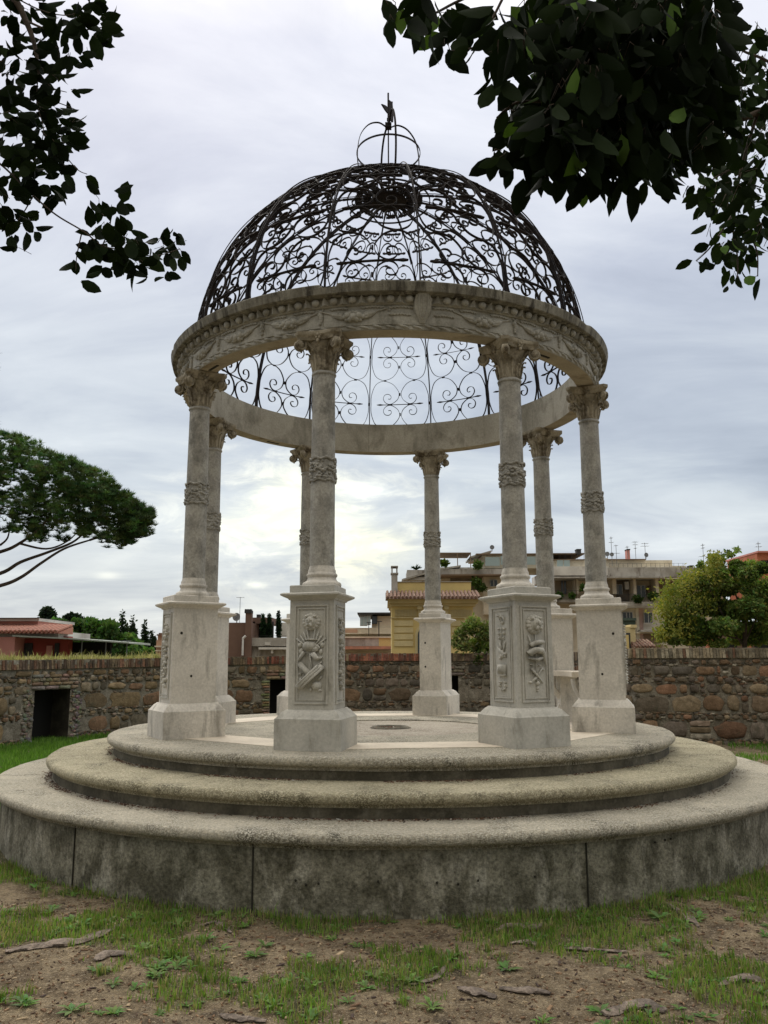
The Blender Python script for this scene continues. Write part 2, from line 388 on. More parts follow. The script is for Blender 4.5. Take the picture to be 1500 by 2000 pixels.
for i, (R_, zt, rn, Rin, zb, Rr, mm, lb) in enumerate(specs):
    m = MB(); m.lathe(nosing(R_, zt, rn, Rin, zb, Rr), 256, cap=False, jit=wob(0.0028, i*7))
    st = m.build('step', mm, gaz, True, G, 45); st['label'] = lb
    r = MB(); zt2 = zt-2*rn-0.004
    r.lathe([(Rr-0.004, zt2), (Rr-0.004, zb-0.002)], 256, cap=False, jit=wob(0.0012, 30+i))
    r.build('riser', 'drum_concrete' if i == 2 else 'riser_concrete', st, True, G)
    if i == 2:
        for dg in (-56, -20.9, 1.9, 34.6, 68, 100, 140, 180, 220, 260):
            a = PHI0+radians(dg); j = MB()
            rot = Matrix.Rotation(a, 3, 'Z')
            j.box(rot @ Vector((0, -(Rr-0.003), -0.29)), (0.0036, 0.006, 0.185), rot); j.build('joint', 'joint', st, False, G)
        # bolt holes left in the concrete drum
        for dg, z in ((6.2, -.29), (7.2, -.30), (8.4, -.296), (14, -.288), (19.5, -.292), (21.5, -.297), (23.4, -.29), (29, -.287), (43, -.225), (44.4, -.222), (45.2, -.221)):
            a = PHI0+radians(dg); j = MB(); j.ell((Rr*sin(a), -Rr*cos(a), z), (0.0035,)*3, 6, 4); j.build('hole', 'joint', st, False, G)
m = MB(); m.lathe([(0.02, -0.0050), (0.80, -0.0050)], 96, cap=False)
m.f.append(tuple(j*2 for j in range(96))[::-1]) if False else None
fl = m.build('floor', 'floor_concrete', gaz, False, G)
# sunken socket in the middle of the floor
m = MB(); m.lathe([(0.10, -0.0035), (0.085, 0.004), (0.07, 0.002), (0.062, -0.008), (0.05, -0.010), (0.0001, -0.012)], 40, cap=False, jit=wob(0.004, 3))
m.build('floor_socket', 'riser_concrete', fl, True, G)
# marble sills between pedestals (chords)
for k in range(8):
    a0, a1 = PHI0+radians(45*k), PHI0+radians(45*k+45); m = MB()
    def pol(r, a): return (r*sin(a), -r*cos(a))
    r0, r1 = 0.80, 1.165
    ring = [pol(r0, a0), pol(r1, a0), pol(r1, a1), pol(r0, a1)]
    ring = [ring[0], pol(1.165, a0), pol(1.165, (a0*3+a1)/4), pol(1.165, (a0+a1)/2), pol(1.165, (a0+a1*3)/4), pol(1.165, a1), ring[3]]
    ring = [pol(0.865, a0), pol(1.10, a0+0.001), pol(1.10, a1-0.001), pol(0.865, a1)]
    m.loft([[(x, y, -0.006) for x, y in ring][::1], [(x, y, 0.0022) for x, y in ring]])
    m.build('sill', 'floor_marble', fl, False, G)
# --- columns. local frame: -y outward, x along the ring
def trap(W_, Wi, D_, g, z, oc=0.006):
    # slopes of the sides keep the wedge plan when grown by g
    o_ = -(oc+D_/2+g); i_ = -(oc-D_/2-g)
    return [(-(W_/2+g), o_, z), (W_/2+g, o_, z), (Wi/2+g, i_, z), (-(Wi/2+g), i_, z)]
PL = (0.2547, 0.2043, 0.2729); DI = (0.176, 0.130, 0.202)
def chipped(m, amp, seed):
    for i, (x, y, z) in enumerate(m.v):
        n_ = mn.noise_vector(Vector((x*18+seed, y*18, z*18))); m.v[i] = (x+n_.x*amp, y+n_.y*amp, z+n_.z*amp*0.6)
def subloft(m, rings, nseg=6):
    """loft with extra points along each side so edges can be worn"""
    out = []
    for r in rings:
        q = []
        for i in range(4):
            a = Vector(r[i]); b = Vector(r[(i+1) % 4])
            for k in range(nseg): q.append(a.lerp(b, k/nseg))
        out.append(q)
    m.loft(out)
def LS(v): return Vector(v)*S
COLD = {}
def mk_pedestal(seed):
    m = MB()
    subloft(m, [trap(*PL, 0, 0.0), trap(*PL, 0, 0.03), trap(*PL, 0, 0.08), trap(*PL, 0, 0.1105), trap(*PL, -0.003, 0.1137)], 8)
    subloft(m, [trap(*PL, -0.004, 0.1137), trap(*PL, -0.012, 0.124), trap(*PL, -0.020, 0.134), trap(*DI, 0.010, 0.1385), trap(*DI, 0.007, 0.142)], 8)
    subloft(m, [trap(*DI, 0, 0.142), trap(*DI, -0.0005, 0.30), trap(*DI, -0.001, 0.541)], 4)
    subloft(m, [trap(*DI, 0.003, 0.541), trap(*DI, 0.006, 0.546), trap(*DI, 0.018, 0.552), trap(*DI, 0.028, 0.558), trap(*DI, 0.0285, 0.564), trap(*DI, 0.020, 0.568)], 10)
    subloft(m, [trap(*DI, 0.001, 0.568), trap(*DI, 0.001, 0.594), trap(*DI, -0.002, 0.597)], 8)
    chipped(m, 0.0016, seed)
    return m
base_m = MB()
base_m.lathe([(0.074, 0.597), (0.0755, 0.603), (0.0745, 0.610), (0.070, 0.614), (0.063, 0.617), (0.0575, 0.622), (0.055, 0.630), (0.0555, 0.634),
   (0.0585, 0.636), (0.0600, 0.641), (0.0590, 0.646), (0.0545, 0.649), (0.0535, 0.654), (0.0535, 0.660), (0.0505, 0.666), (0.0485, 0.676)], 32, cap=True)
shaft_m = MB(); shaft_m.lathe([(0.0485, 0.674), (0.0482, 0.80), (0.0476, 1.0), (0.0468, 1.15), (0.0455, 1.32), (0.0447, 1.437), (0.0447, 1.4405), (0.0480, 1.443),
   (0.0500, 1.4475), (0.0485, 1.452), (0.0452, 1.4545), (0.0448, 1.458)], 32, cap=True)
gar_m = MB(); rr = random.Random(5)
for k in range(150):
    a = rr.uniform(0, 2*pi); z = rr.uniform(1.011, 1.099); q = rr.uniform(0.005, 0.0105)
    gar_m.ell((0.0475*cos(a), 0.0475*sin(a), z), (q, q, q*rr.uniform(0.6, 1.0)), 7, 5)
for k in range(3):
    z0 = (1.012, 1.055, 1.098)[k]
    gar_m.tube([(0.0505*cos(a), 0.0505*sin(a), z0+0.004*sin(a*7+k)) for a in [2*pi*i/36 for i in range(37)]], 0.0045, 5, False)
# capital: bell with leaves, four corner volutes, concave abacus, rosettes
cap_m = MB()
cap_m.lathe([(0.0445, 1.455), (0.046, 1.48), (0.050, 1.51), (0.056, 1.535), (0.064, 1.556), (0.070, 1.566), (0.071, 1.572), (0.066, 1.576)], 32, cap=True)
for k in range(8):
    a = pi/4*k + pi/8*0
    for (hh, ra, wd, off) in ((1.520, 0.012, 0.016, 0), (1.548, 0.013, 0.014, pi/8)):
        aa = a+off; pts = []; rs = []
        for i in range(7):
            t = i/6; z = 1.462+(hh-1.462)*t
            r_ = 0.0455+0.005*t+(0.013 if off == 0 else 0.019)*t**3
            pts.append((r_*cos(aa), r_*sin(aa), z-(0.010*max(0, t-0.8)*5)))
            rs.append(wd*(0.35+0.65*sin(pi*min(t*0.9+0.12, 1)))*0.42)
        cap_m.tube(pts, rs, 6)
        cap_m.ell((pts[-1][0]*1.02, pts[-1][1]*1.02, pts[-1][2]-0.003), (0.0045, 0.0045, 0.004), 6, 4)
for k in range(4):
    a = pi/4+pi/2*k; ca, sa = cos(a), sin(a)
    tz = Vector((-sa, ca, 0)); rad = Vector((ca, sa, 0))
    c0 = rad*0.108+Vector((0, 0, 1.557))
    for sd in (-1, 1):     # spiral scroll discs
        pts = []; rs = []
        for i in range(26):
            t = i/25; an = -pi*0.5+t*pi*3.6; q = 0.0225*(1-t)**0.8+0.003
            pts.append(c0+tz*(sd*(0.0095-0.003*t))+rad*(q*cos(an)*-1)+Vector((0, 0, q*sin(an)*-1))); rs.append(0.0058*(1-0.45*t))
        cap_m.tube(pts, rs, 6)
        st = [(rad*0.052+tz*sd*0.012+Vector((0, 0, 1.535))), (rad*0.072+tz*sd*0.010+Vector((0, 0, 1.562))), (rad*0.092+tz*sd*0.008+Vector((0, 0, 1.578))), pts[0]]
        cap_m.tube(cat_rom(st, 5), 0.006, 6)
    cap_m.ell(c0, (0.018, 0.018, 0.020), 12, 8)
    cap_m.ell(c0+Vector((0, 0, -0.020))+rad*-0.004, (0.010, 0.010, 0.007), 8, 5)
    cap_m.ell(c0+Vector((0, 0, -0.027))+rad*-0.007, (0.005, 0.005, 0.006), 6, 4)
    # rosette in the middle of the concave side
    b_ = pi/2*k; rb = Vector((cos(b_), sin(b_), 0)); tb = Vector((-sin(b_), cos(b_), 0)); cc = rb*0.076+Vector((0, 0, 1.592))
    for j in range(6):
        q = 2*pi*j/6; cap_m.ell(cc+tb*0.011*cos(q)+Vector((0, 0, 0.011*sin(q))), (0.0075,)*3, 6, 5)
    cap_m.ell(cc+rb*0.005, (0.007,)*3, 6, 5); cap_m.ell(cc+Vector((0, 0, -0.022)), (0.008, 0.008, 0.009), 6, 5)
def abac(h, conc, z):
    q = []
    for k in range(4):
        a = pi/4+pi/2*k; c_ = Vector((cos(a), sin(a), 0))*h; t_ = Vector((-sin(a), cos(a), 0)); 
        q += [c_-t_*0.013, c_+t_*0.013]
        a2 = a+pi/2; c2 = Vector((cos(a2), sin(a2), 0))*h-Vector((-sin(a2), cos(a2), 0))*0.013
        s_ = c_+t_*0.013
        mid = (s_+c2)/2; n_ = mid.normalized()
        for i in (1, 2, 3, 4, 5):
            t = i/6; q.append(s_.lerp(c2, t)-n_*conc*sin(pi*t))
    return [(p.x, p.y, z) for p in q]
cap_m.loft([abac(0.108, 0.016, 1.574), abac(0.112, 0.016, 1.584), abac(0.118, 0.015, 1.590), abac(0.124, 0.014, 1.594), abac(0.125, 0.014, 1.6075)])
chipped(cap_m, 0.0014, 3)
# --- reliefs on pedestal faces: local (s, t) on a panel, n out of it
def relief(kind):
    m = MB(); R3 = lambda a: Matrix.Rotation(a, 3, 'Y')
    def E_(s, t, a, b, c=0.008, n=0.0): m.ell((s, -n, t), (a, c, b), 10, 8)
    def rod(s0, t0, s1, t1, r=0.003, n=0.003): m.tube([(s0, -n, t0), (s1, -n, t1)], r, 6)
    def lion(t0, sc=1.0):
        E_(0, t0, 0.022*sc, 0.026*sc, 0.016)                                  # mane
        for j in range(14):
            a = 2*pi*j/14+0.2; E_(0.020*sc*cos(a), t0+0.024*sc*sin(a), 0.0085*sc, 0.0095*sc, 0.010)
        E_(0, t0+0.002, 0.014*sc, 0.018*sc, 0.013, 0.010)                      # face
        E_(0, t0-0.010*sc, 0.0075*sc, 0.008*sc, 0.010, 0.018)                  # muzzle
        for d in (-1, 1):
            E_(d*0.006*sc, t0+0.006*sc, 0.0035*sc, 0.002*sc, 0.003, 0.022)     # brow
            E_(d*0.013*sc, t0+0.020*sc, 0.005*sc, 0.005*sc, 0.007, 0.010)      # ears
            E_(d*0.0055*sc, t0-0.013*sc, 0.004*sc, 0.006*sc, 0.005, 0.022)     # jowl
        m.tube([(0, -0.021, t0+0.010*sc), (0, -0.026, t0-0.006*sc)], 0.003*sc, 6)
    def curl(s, t, r, d=1, th=0.0028, turns=2.2, n=0.006):
        m.tube([(s+r*(1-i/30)*cos(i/30*turns*2*pi)*d, -n, t+r*(1-i/30)*sin(i/30*turns*2*pi)) for i in range(29)], th, 5)
    if kind == 'trophy':
        lion(0.46)
        for d in (-1, 1):
            for j in range(4): rod(d*0.004, 0.36, d*(0.012+0.011*j), 0.435-0.012*j, 0.0026); 
            E_(d*0.034, 0.375, 0.007, 0.010); E_(d*0.030, 0.352, 0.006, 0.012)
        E_(-0.004, 0.372, 0.024, 0.020, 0.017); E_(0.0, 0.395, 0.022, 0.004, 0.016)
        curl(0.014, 0.362, 0.013, 1, 0.0038); E_(0.014, 0.362, 0.012, 0.012, 0.012)
        m.tube([(-0.020, -0.005, 0.350), (-0.034, -0.005, 0.325), (-0.036, -0.004, 0.318)], [0.007, 0.005, 0.003], 6)
        m.tube([(0.006, -0.005, 0.345), (0.020, -0.006, 0.325), (0.036, -0.004, 0.330)], [0.010, 0.009, 0.003], 6)
        rod(-0.004, 0.345, 0.004, 0.290, 0.003); rod(-0.030, 0.31, -0.010, 0.29); rod(0.034, 0.315, 0.012, 0.295)
        m.tube([(-0.034, -0.006, 0.308), (0.006, -0.008, 0.262)], [0.009, 0.010], 8)
        m.tube([(-0.034, -0.011, 0.222), (0.012, -0.013, 0.272), (0.038, -0.010, 0.300)], [0.0125, 0.0115, 0.010], 8)
        for d in (-0.006, 0, 0.006): rod(-0.026+d, 0.228-d, 0.034+d, 0.296-d, 0.004, 0.020)
        E_(0.018, 0.228, 0.016, 0.016, 0.014); E_(0.027, 0.212, 0.006, 0.006); E_(0.0, 0.214, 0.005, 0.008)
        E_(-0.032, 0.27, 0.006, 0.006); E_(-0.030, 0.25, 0.005, 0.007); rod(0.024, 0.25, 0.034, 0.262, 0.004)
    elif kind == 'drapery':
        lion(0.452, 1.15); rod(0, 0.42, 0, 0.24, 0.0022)
        for j in range(3): rod(-0.026+0.003*j, 0.41-0.008*j, -0.010, 0.35, 0.0024)
        m.tube(cat_rom([(-0.022, -0.006, 0.372), (-0.004, -0.014, 0.384), (0.022, -0.008, 0.386)], 5), [0.009]*11, 7)
        m.tube(cat_rom([(-0.028, -0.006, 0.340), (-0.010, -0.014, 0.356), (0.016, -0.010, 0.352)], 5), [0.012]*11, 7)
        m.tube([(0.010, -0.008, 0.374), (0.024, -0.008, 0.345), (0.034, -0.005, 0.300)], [0.008, 0.008, 0.003], 6)
        m.tube([(-0.028, -0.006, 0.325), (0.0, -0.010, 0.320), (0.024, -0.006, 0.328)], [0.004, 0.007, 0.004], 6)
        m.tube([(-0.020, -0.004, 0.286), (0.0, -0.006, 0.262), (0.022, -0.004, 0.232)], [0.003, 0.0035, 0.003], 6)
        rod(0.024, 0.29, 0.0, 0.255, 0.003); rod(0.0, 0.255, -0.022, 0.235, 0.004); E_(-0.022, 0.236, 0.006, 0.005)
        for (a, b) in ((0.014, 0.298), (-0.016, 0.300), (0.026, 0.282), (-0.008, 0.276)): E_(a, b, 0.006, 0.0035)
        E_(0.004, 0.232, 0.007, 0.010, 0.009); E_(0.004, 0.214, 0.005, 0.007, 0.007); E_(0.003, 0.204, 0.0035, 0.004)
    elif kind == 'emblems':
        curl(0.004, 0.470, 0.022, 1, 0.0028, 0.72); rod(0.002, 0.49, 0.004, 0.474, 0.0025); E_(-0.022, 0.488, 0.004, 0.004)
        E_(0.002, 0.462, 0.014, 0.008, 0.006)
        rod(0, 0.445, 0, 0.385, 0.0022)
        for d in (-1, 1):
            E_(d*0.017, 0.438, 0.010, 0.0045); E_(d*0.016, 0.420, 0.007, 0.006); E_(d*0.014, 0.402, 0.0035, 0.006)
            E_(d*0.014, 0.235, 0.009, 0.005); E_(d*0.019, 0.222, 0.006, 0.007); E_(d*0.014, 0.210, 0.006, 0.004)
            E_(d*0.006, 0.205, 0.003, 0.005)
        for j in range(4): rod(-0.026+0.010*j, 0.368-0.004*j, 0.002+0.008*j, 0.330, 0.0035)
        rod(0.022, 0.385, 0.010, 0.345, 0.003); rod(-0.010, 0.385, 0.0, 0.36, 0.004); E_(0.020, 0.342, 0.009, 0.006); E_(0.0, 0.335, 0.012, 0.008); E_(-0.010, 0.325, 0.006, 0.006)
        m.box((0.002, -0.004, 0.281), (0.046, 0.010, 0.042)); m.box((0.002, -0.0105, 0.283), (0.034, 0.003, 0.028))
        for j in range(3): m.box((-0.006+0.008*j, -0.0128, 0.283), (0.0022, 0.002, 0.024))
        m.tube([(-0.024, -0.006, 0.262), (0.028, -0.006, 0.262)], 0.0042, 6)
    else:
        rod(0.0, 0.475, 0.0, 0.21, 0.0024)
        rq = random.Random(hash(kind) % 97 if False else len(kind))
        for j in range(22):
            t = 0.215+0.0122*j; d = (-1)**j
            m.ell((d*rq.uniform(0.004, 0.018), -0.003, t), (rq.uniform(0.006, 0.013), 0.009, rq.uniform(0.004, 0.009)), 8, 6, R3(rq.uniform(-1, 1)))
        rod(-0.018, 0.27, 0.020, 0.345, 0.0035); rod(0.018, 0.27, -0.020, 0.345, 0.0035); E_(0, 0.395, 0.014, 0.020, 0.012); E_(0.0, 0.232, 0.012, 0.012, 0.01)
    kx = 1.28 if kind in ('trophy', 'drapery') else 1.12; m.v = [(x*kx, y*1.35, z) for x, y, z in m.v]
    return m
def frame_bars(w, h0=0.165, h1=0.520):
    m = MB()
    for k, (ins, tw, pr) in enumerate(((0.0, 0.0055, 0.0032), (0.012, 0.0035, 0.0022))):
        x = w/2-ins; a, b = h0+ins, h1-ins
        for sx in (-1, 1): m.box((sx*x, -pr/2, (a+b)/2), (tw, pr+0.002, b-a-tw*1.02))
        for z in (a, b): m.box((0, -pr/2-0.0001, z), (2*x+tw, pr+0.002, tw))
    return m
def face_xf(which):
    # maps panel coords (s, -n, t) to column local; 'out' = -y face, 'right'/'left' side faces
    if which == 'out':
        y = -(0.006+DI[2]/2); return lambda v: Vector((v.x, y+v.y, v.z))*S
    sg = 1 if which == 'right' else -1
    a = Vector((sg*DI[0]/2, -(0.006+DI[2]/2), 0)); b = Vector((sg*DI[1]/2, -(0.006-DI[2]/2), 0)); c_ = (a+b)/2
    d_ = (b-a).normalized()*sg          # s axis runs left to right as seen from outside
    n_ = Vector((d_.y, -d_.x, 0))
    return lambda v: (c_+d_*v.x+n_*(-v.y)+Vector((0, 0, v.z)))*S
panels = {0: (('out', 'trophy'), ('right', 'leaves')), 1: (('out', 'drapery'), ('left', 'emblems')),
          2: (('out', 'flowers'),), 3: (('out', 'flowers'),), 4: (('out', 'flowers'),), 5: (('out', 'flowers'),), 6: (('out', 'flowers'),), 7: (('out', 'sword'),)}
holes = {7: (('right', (-0.062, 0.435), (-0.012, 0.255)),), 2: (('left', (0.060, 0.435), (0.004, 0.255)),), 3: (('right', (-0.02, 0.43), (0.035, 0.43)),),
         4: (('in', (0.03, 0.42), (0.03, 0.28)),)}
clab = ['front left column with a lion and trophy relief on its pedestal', 'front right column with crescent and lion reliefs on its pedestal',
        'right hand column with plain pedestal face and two bolt holes', 'rear column behind the right ones, half hidden', 'rear column standing right of the centre',
        'rear column hidden behind the front left column', 'rear left column behind the left one', 'left column with two bolt holes in its plain pedestal face']
shaft_me = base_me = cap_me = gar_me = None
for k in range(8):
    a = PHI0+radians(45*k); loc = (S*sin(a), -S*cos(a), ZP)
    if k == 0:
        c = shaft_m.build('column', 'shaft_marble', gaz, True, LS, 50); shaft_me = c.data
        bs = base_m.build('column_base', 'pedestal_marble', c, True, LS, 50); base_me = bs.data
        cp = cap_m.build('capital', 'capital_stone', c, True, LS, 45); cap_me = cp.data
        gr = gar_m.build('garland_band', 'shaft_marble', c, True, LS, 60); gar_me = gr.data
    else:
        c = bpy.data.objects.new('column', shaft_me); COL.objects.link(c); c.parent = gaz
        for nm_, me_ in (('column_base', base_me), ('capital', cap_me), ('garland_band', gar_me)):
            o = bpy.data.objects.new(nm_, me_); COL.objects.link(o); o.parent = c
    c.location = loc; c.rotation_euler = (0, 0, a); c['label'] = clab[k]
    c.children[1].rotation_euler = (0, 0, 0)
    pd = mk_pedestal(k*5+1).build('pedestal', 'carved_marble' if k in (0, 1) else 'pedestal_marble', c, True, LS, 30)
    for which, kind in panels.get(k, ()):
        w = {'out': 0.128, 'right': 0.142, 'left': 0.142}[which]
        frame_bars(w).build('panel_frame', 'carved_marble', c, False, face_xf(which))
        relief(kind).build('relief', 'carved_marble', c, True, face_xf(which))
    for which, *pts in holes.get(k, ()):
        for (s_, t_) in pts:
            m = MB(); m.ell((s_, 0.001, t_), (0.0062, 0.003, 0.0062), 8, 6)
            if which == 'in':
                yy = -(0.006-DI[2]/2); m.build('bolt_hole', 'joint', c, True, lambda v: Vector((v.x, yy-v.y, v.z))*S)
            else: m.build('bolt_hole', 'joint', c, True, face_xf(which))
# garland rotation for variety
# --- entablature
def chip(i, a, r, z):
    if i in CH:
        n_ = mn.noise(Vector((cos(a)*14, sin(a)*14, 2))); n2_ = mn.noise(Vector((cos(a)*60, sin(a)*60, 5)))
        d = 0.0015*n2_ + (0.010*max(0, n_-0.38)/0.3)
        return r-d, z-d*0.8
    return r, z
CH = (9, 10, 11)
ent_prof = [(0.956, 1.611), (1.037, 1.611), (1.041, 1.6145), (1.041, 1.632), (1.0445, 1.636), (1.0445, 1.711), (1.052, 1.713), (1.054, 1.7155),
            (1.056, 1.745), (1.094, 1.748), (1.1005, 1.760), (1.104, 1.790), (0.956, 1.790)]
N_E = 360
m = MB(); m.lathe(ent_prof[1:9], N_E, cap=False)
ent = m.build('entablature', 'frieze_stone', gaz, True, G, 25)
m = MB(); m.lathe([(1.055, 1.7455), (1.082, 1.7450), (1.083, 1.7485), (1.094, 1.749), (1.098, 1.752), (1.101, 1.765), (1.104, 1.776), (1.106, 1.787), (1.102, 1.791), (1.03, 1.792)], N_E, cap=False,
    jit=lambda i, a, r, z: (r-(0.012*max(0, mn.noise(Vector((cos(a)*11, sin(a)*11, 2)))-0.36)/0.2 if i in (7, 8) else 0)+0.0012*mn.noise(Vector((cos(a)*90, sin(a)*90, i))),
                            z-(0.012*max(0, mn.noise(Vector((cos(a)*11, sin(a)*11, 2)))-0.36)/0.2 if i in (7, 8) else 0)))
m.build('cornice', 'cornice_stone', ent, True, G, 30)
m = MB(); m.lathe([(1.03, 1.792), (0.956, 1.790), (0.956, 1.611)], N_E, cap=False); m.build('inner_face', 'inner_ring_stone', ent, True, G, 30)
m = MB(); m.lathe([(0.956, 1.6112), (1.037, 1.6112)], N_E, cap=False); m.build('soffit', 'soffit_stone', ent, False, G)
for dg in (-37, 57, 150, 240):     # iron plates let into the soffit
    a = PHI0+radians(dg); m = MB(); rot = Matrix.Rotation(a, 3, 'Z'); m.box(rot @ Vector((0, -0.995, 1.6105)), (0.085, 0.012, 0.003), rot); m.build('soffit_slot', 'joint', ent, False, G)
for k in range(8):                 # joints between the ring blocks
    for off in (0, 22.5) if k not in (0,) else (0,):
        a = PHI0+radians(45*k+off+0.6); rot = Matrix.Rotation(a, 3, 'Z'); m = MB()
        m.box(rot @ Vector((0, -0.9562, 1.70)), (0.0018, 0.001, 0.178), rot)
        if off == 0: m.box(rot @ Vector((0, -1.0446, 1.675)), (0.0018, 0.001, 0.076), rot)
        m.build('block_joint', 'mortar', ent, False, G)
# egg and dart
m = MB()
for k in range(88):
    a = 2*pi*k/88; rot = Matrix.Rotation(a, 3, 'Z')
    m.ell(rot @ Vector((0, -1.064, 1.7315)), (0.0170, 0.0125, 0.0150), 12, 8, rot)
    a2 = a+pi/88; rot = Matrix.Rotation(a2, 3, 'Z')
    vs = [rot @ Vector(p) for p in ((-0.020, -1.054, 1.7165), (0.020, -1.054, 1.7165), (0.0035, -1.066, 1.746), (-0.0035, -1.066, 1.746), (0, -1.069, 1.7180), (0, -1.079, 1.745))]
    m.add(vs, [(0, 4, 5, 3), (4, 1, 2, 5), (0, 1, 4), (3, 5, 2)])
m.build('egg_and_dart_moulding', 'frieze_stone', ent, True, G, 50)
m = MB()                            # leaf bead along the lower edge
for k in range(124):
    a = 2*pi*k/124; rot = Matrix.Rotation(a, 3, 'Z')
    m.ell(rot @ Vector((0, -1.041, 1.6225+0.002*(k % 2))), (0.023, 0.0085, 0.0060), 8, 5, rot @ Matrix.Rotation(0.26, 3, 'Y'))
m.lathe([(1.0405, 1.6295), (1.0455, 1.6315), (1.0455, 1.6345), (1.0435, 1.636)], N_E, cap=False)
m.build('leaf_moulding', 'frieze_stone', ent, True, G, 50)
# frieze reliefs: fruit swags, pendants, ribbons, keystone cartouche
m = MB(); rq = random.Random(21)
def FR(az, z, dr=0.0): a = PHI0+radians(az); r_ = 1.0445+dr; return Vector((r_*sin(a), -r_*cos(a), z))
def swag(az0):
    for (da, dz_, q) in ((0, -.004, .0165), (-1.35, .003, .0140), (1.35, .002, .0150), (-0.75, -.012, .0115), (0.85, -.013, .0120), (-0.7, .012, .0110), (0.75, .013, .0105), (-2.1, -.003, .0105), (2.1, -.002, .0110), (0, .018, .0085), (-1.5, -.014, .008), (1.6, -.014, .008), (2.6, .008, .008), (-2.6, .008, .008)):
        m.ell(FR(az0+da+rq.uniform(-.08, .08), 1.668+dz_+rq.uniform(-.001, .001), q*0.45), (q,)*3, 10, 7)
    for sgn in (-1, 1):
        for (dz_, r_) in ((0.0, 0.0095), (0.009, 0.0065), (-0.008, 0.0065)):
            m.tube([FR(az0+sgn*5.1, 1.684, 0.001), FR(az0+sgn*4.3, 1.679+dz_*.6, 0.003), FR(az0+sgn*3.2, 1.672+dz_, 0.006), FR(az0+sgn*2.2, 1.668+dz_, 0.004)], [0.002, r_*.8, r_, r_*.5], 6)
        m.tube([FR(az0+sgn*4.8, 1.684, 0.002), FR(az0+sgn*7.3, 1.699, 0.004)], 0.0036, 5)
def ribbonf(a0, a1, z, amp=0.003, teeth=True):
    n_ = 22
    m.tube([FR(a0+(a1-a0)*i/n_, z+amp*sin(i*1.9)+0.004*sin(pi*i/n_), 0.002) for i in range(n_+1)], 0.0052, 5)
    if teeth:
        for i in range(3, n_-2, 2):
            az = a0+(a1-a0)*i/n_; m.tube([FR(az, z+0.002, 0.001), FR(az+0.1, z+0.016, 0.001)], 0.0036, 4)
def pendant(az):
    m.ell(FR(az, 1.698, 0.001), (0.009,)*3, 7, 5); m.ell(FR(az+.5, 1.706, 0.001), (0.006,)*3, 6, 4); m.ell(FR(az-.5, 1.706, 0.001), (0.006,)*3, 6, 4)
    for i in range(5): m.ell(FR(az+rq.uniform(-.2, .2), 1.686-i*0.009, 0.001), (0.0115-0.0008*i,)*3, 7, 5)
for k in range(24):
    a0 = 15*k
    if a0 in (0,):     # entrance bay: swag, ribbons, cartouche
        pendant(0); swag(7.4); ribbonf(2.2, 6.0, 1.702); ribbonf(9.0, 14.2, 1.703)
    elif a0 == 15:
        ribbonf(15.2, 20.3, 1.702); ribbonf(15.2, 19.8, 1.672); ribbonf(24.8, 29.5, 1.702); ribbonf(25.2, 29.6, 1.672); m.ell(FR(15.3, 1.703, .001), (.007,)*3, 6, 5); m.ell(FR(15.3, 1.692, .001), (.006,)*3, 6, 5)
    elif a0 == 30:
        swag(36.6); ribbonf(31, 35, 1.702); ribbonf(38.5, 43, 1.702)
    else:
        pendant(a0); swag(a0+7.5); ribbonf(a0+1.6, a0+6.4, 1.703); ribbonf(a0+8.6, a0+13.4, 1.703)
m.build('frieze_relief', 'frieze_stone', ent, True, G, 60)
m = MB(); a = PHI0+radians(22.5); rot = Matrix.Rotation(a, 3, 'Z')
def ring_(w, d, z): return [rot @ Vector(p) for p in ((-w, -1.04, z), (-w*0.86, -1.045-d*0.8, z), (-w*0.3, -1.045-d, z), (w*0.3, -1.045-d, z), (w*0.86, -1.045-d*0.8, z), (w, -1.04, z))]
m.loft([ring_(0.013, 0.004, 1.637), ring_(0.016, 0.010, 1.650), ring_(0.030, 0.020, 1.676), ring_(0.0385, 0.026, 1.694), ring_(0.0385, 0.034, 1.728), ring_(0.031, 0.046, 1.752), ring_(0.026, 0.055, 1.789)])
for d in (-0.4, 0, 0.4): m.tube([rot @ Vector((0.014*d*1.2, -1.056, 1.652)), rot @ Vector((0.045*d, -1.0725, 1.698)), rot @ Vector((0.044*d, -1.080, 1.730)), rot @ Vector((0.030*d, -1.0985, 1.785))], 0.0032, 5)
m.box(rot @ Vector((0, -1.083, 1.7915)), (0.056, 0.040, 0.005), rot)
m.build('cartouche', 'frieze_stone', ent, True, G, 35)

# --- iron dome
RD, HD, ZD = 0.998, 0.995, 1.79
def dome(az, el, dr=0.0):       # az radians absolute, el 0..pi/2
    r = RD*max(cos(el), 0)**0.90+dr*cos(el); return Vector((r*sin(az), -r*cos(az), ZD+HD*sin(el)+dr*sin(el)))
def domen(az, el): return Vector((cos(el)*sin(az), -cos(el)*cos(az), sin(el))).normalized()
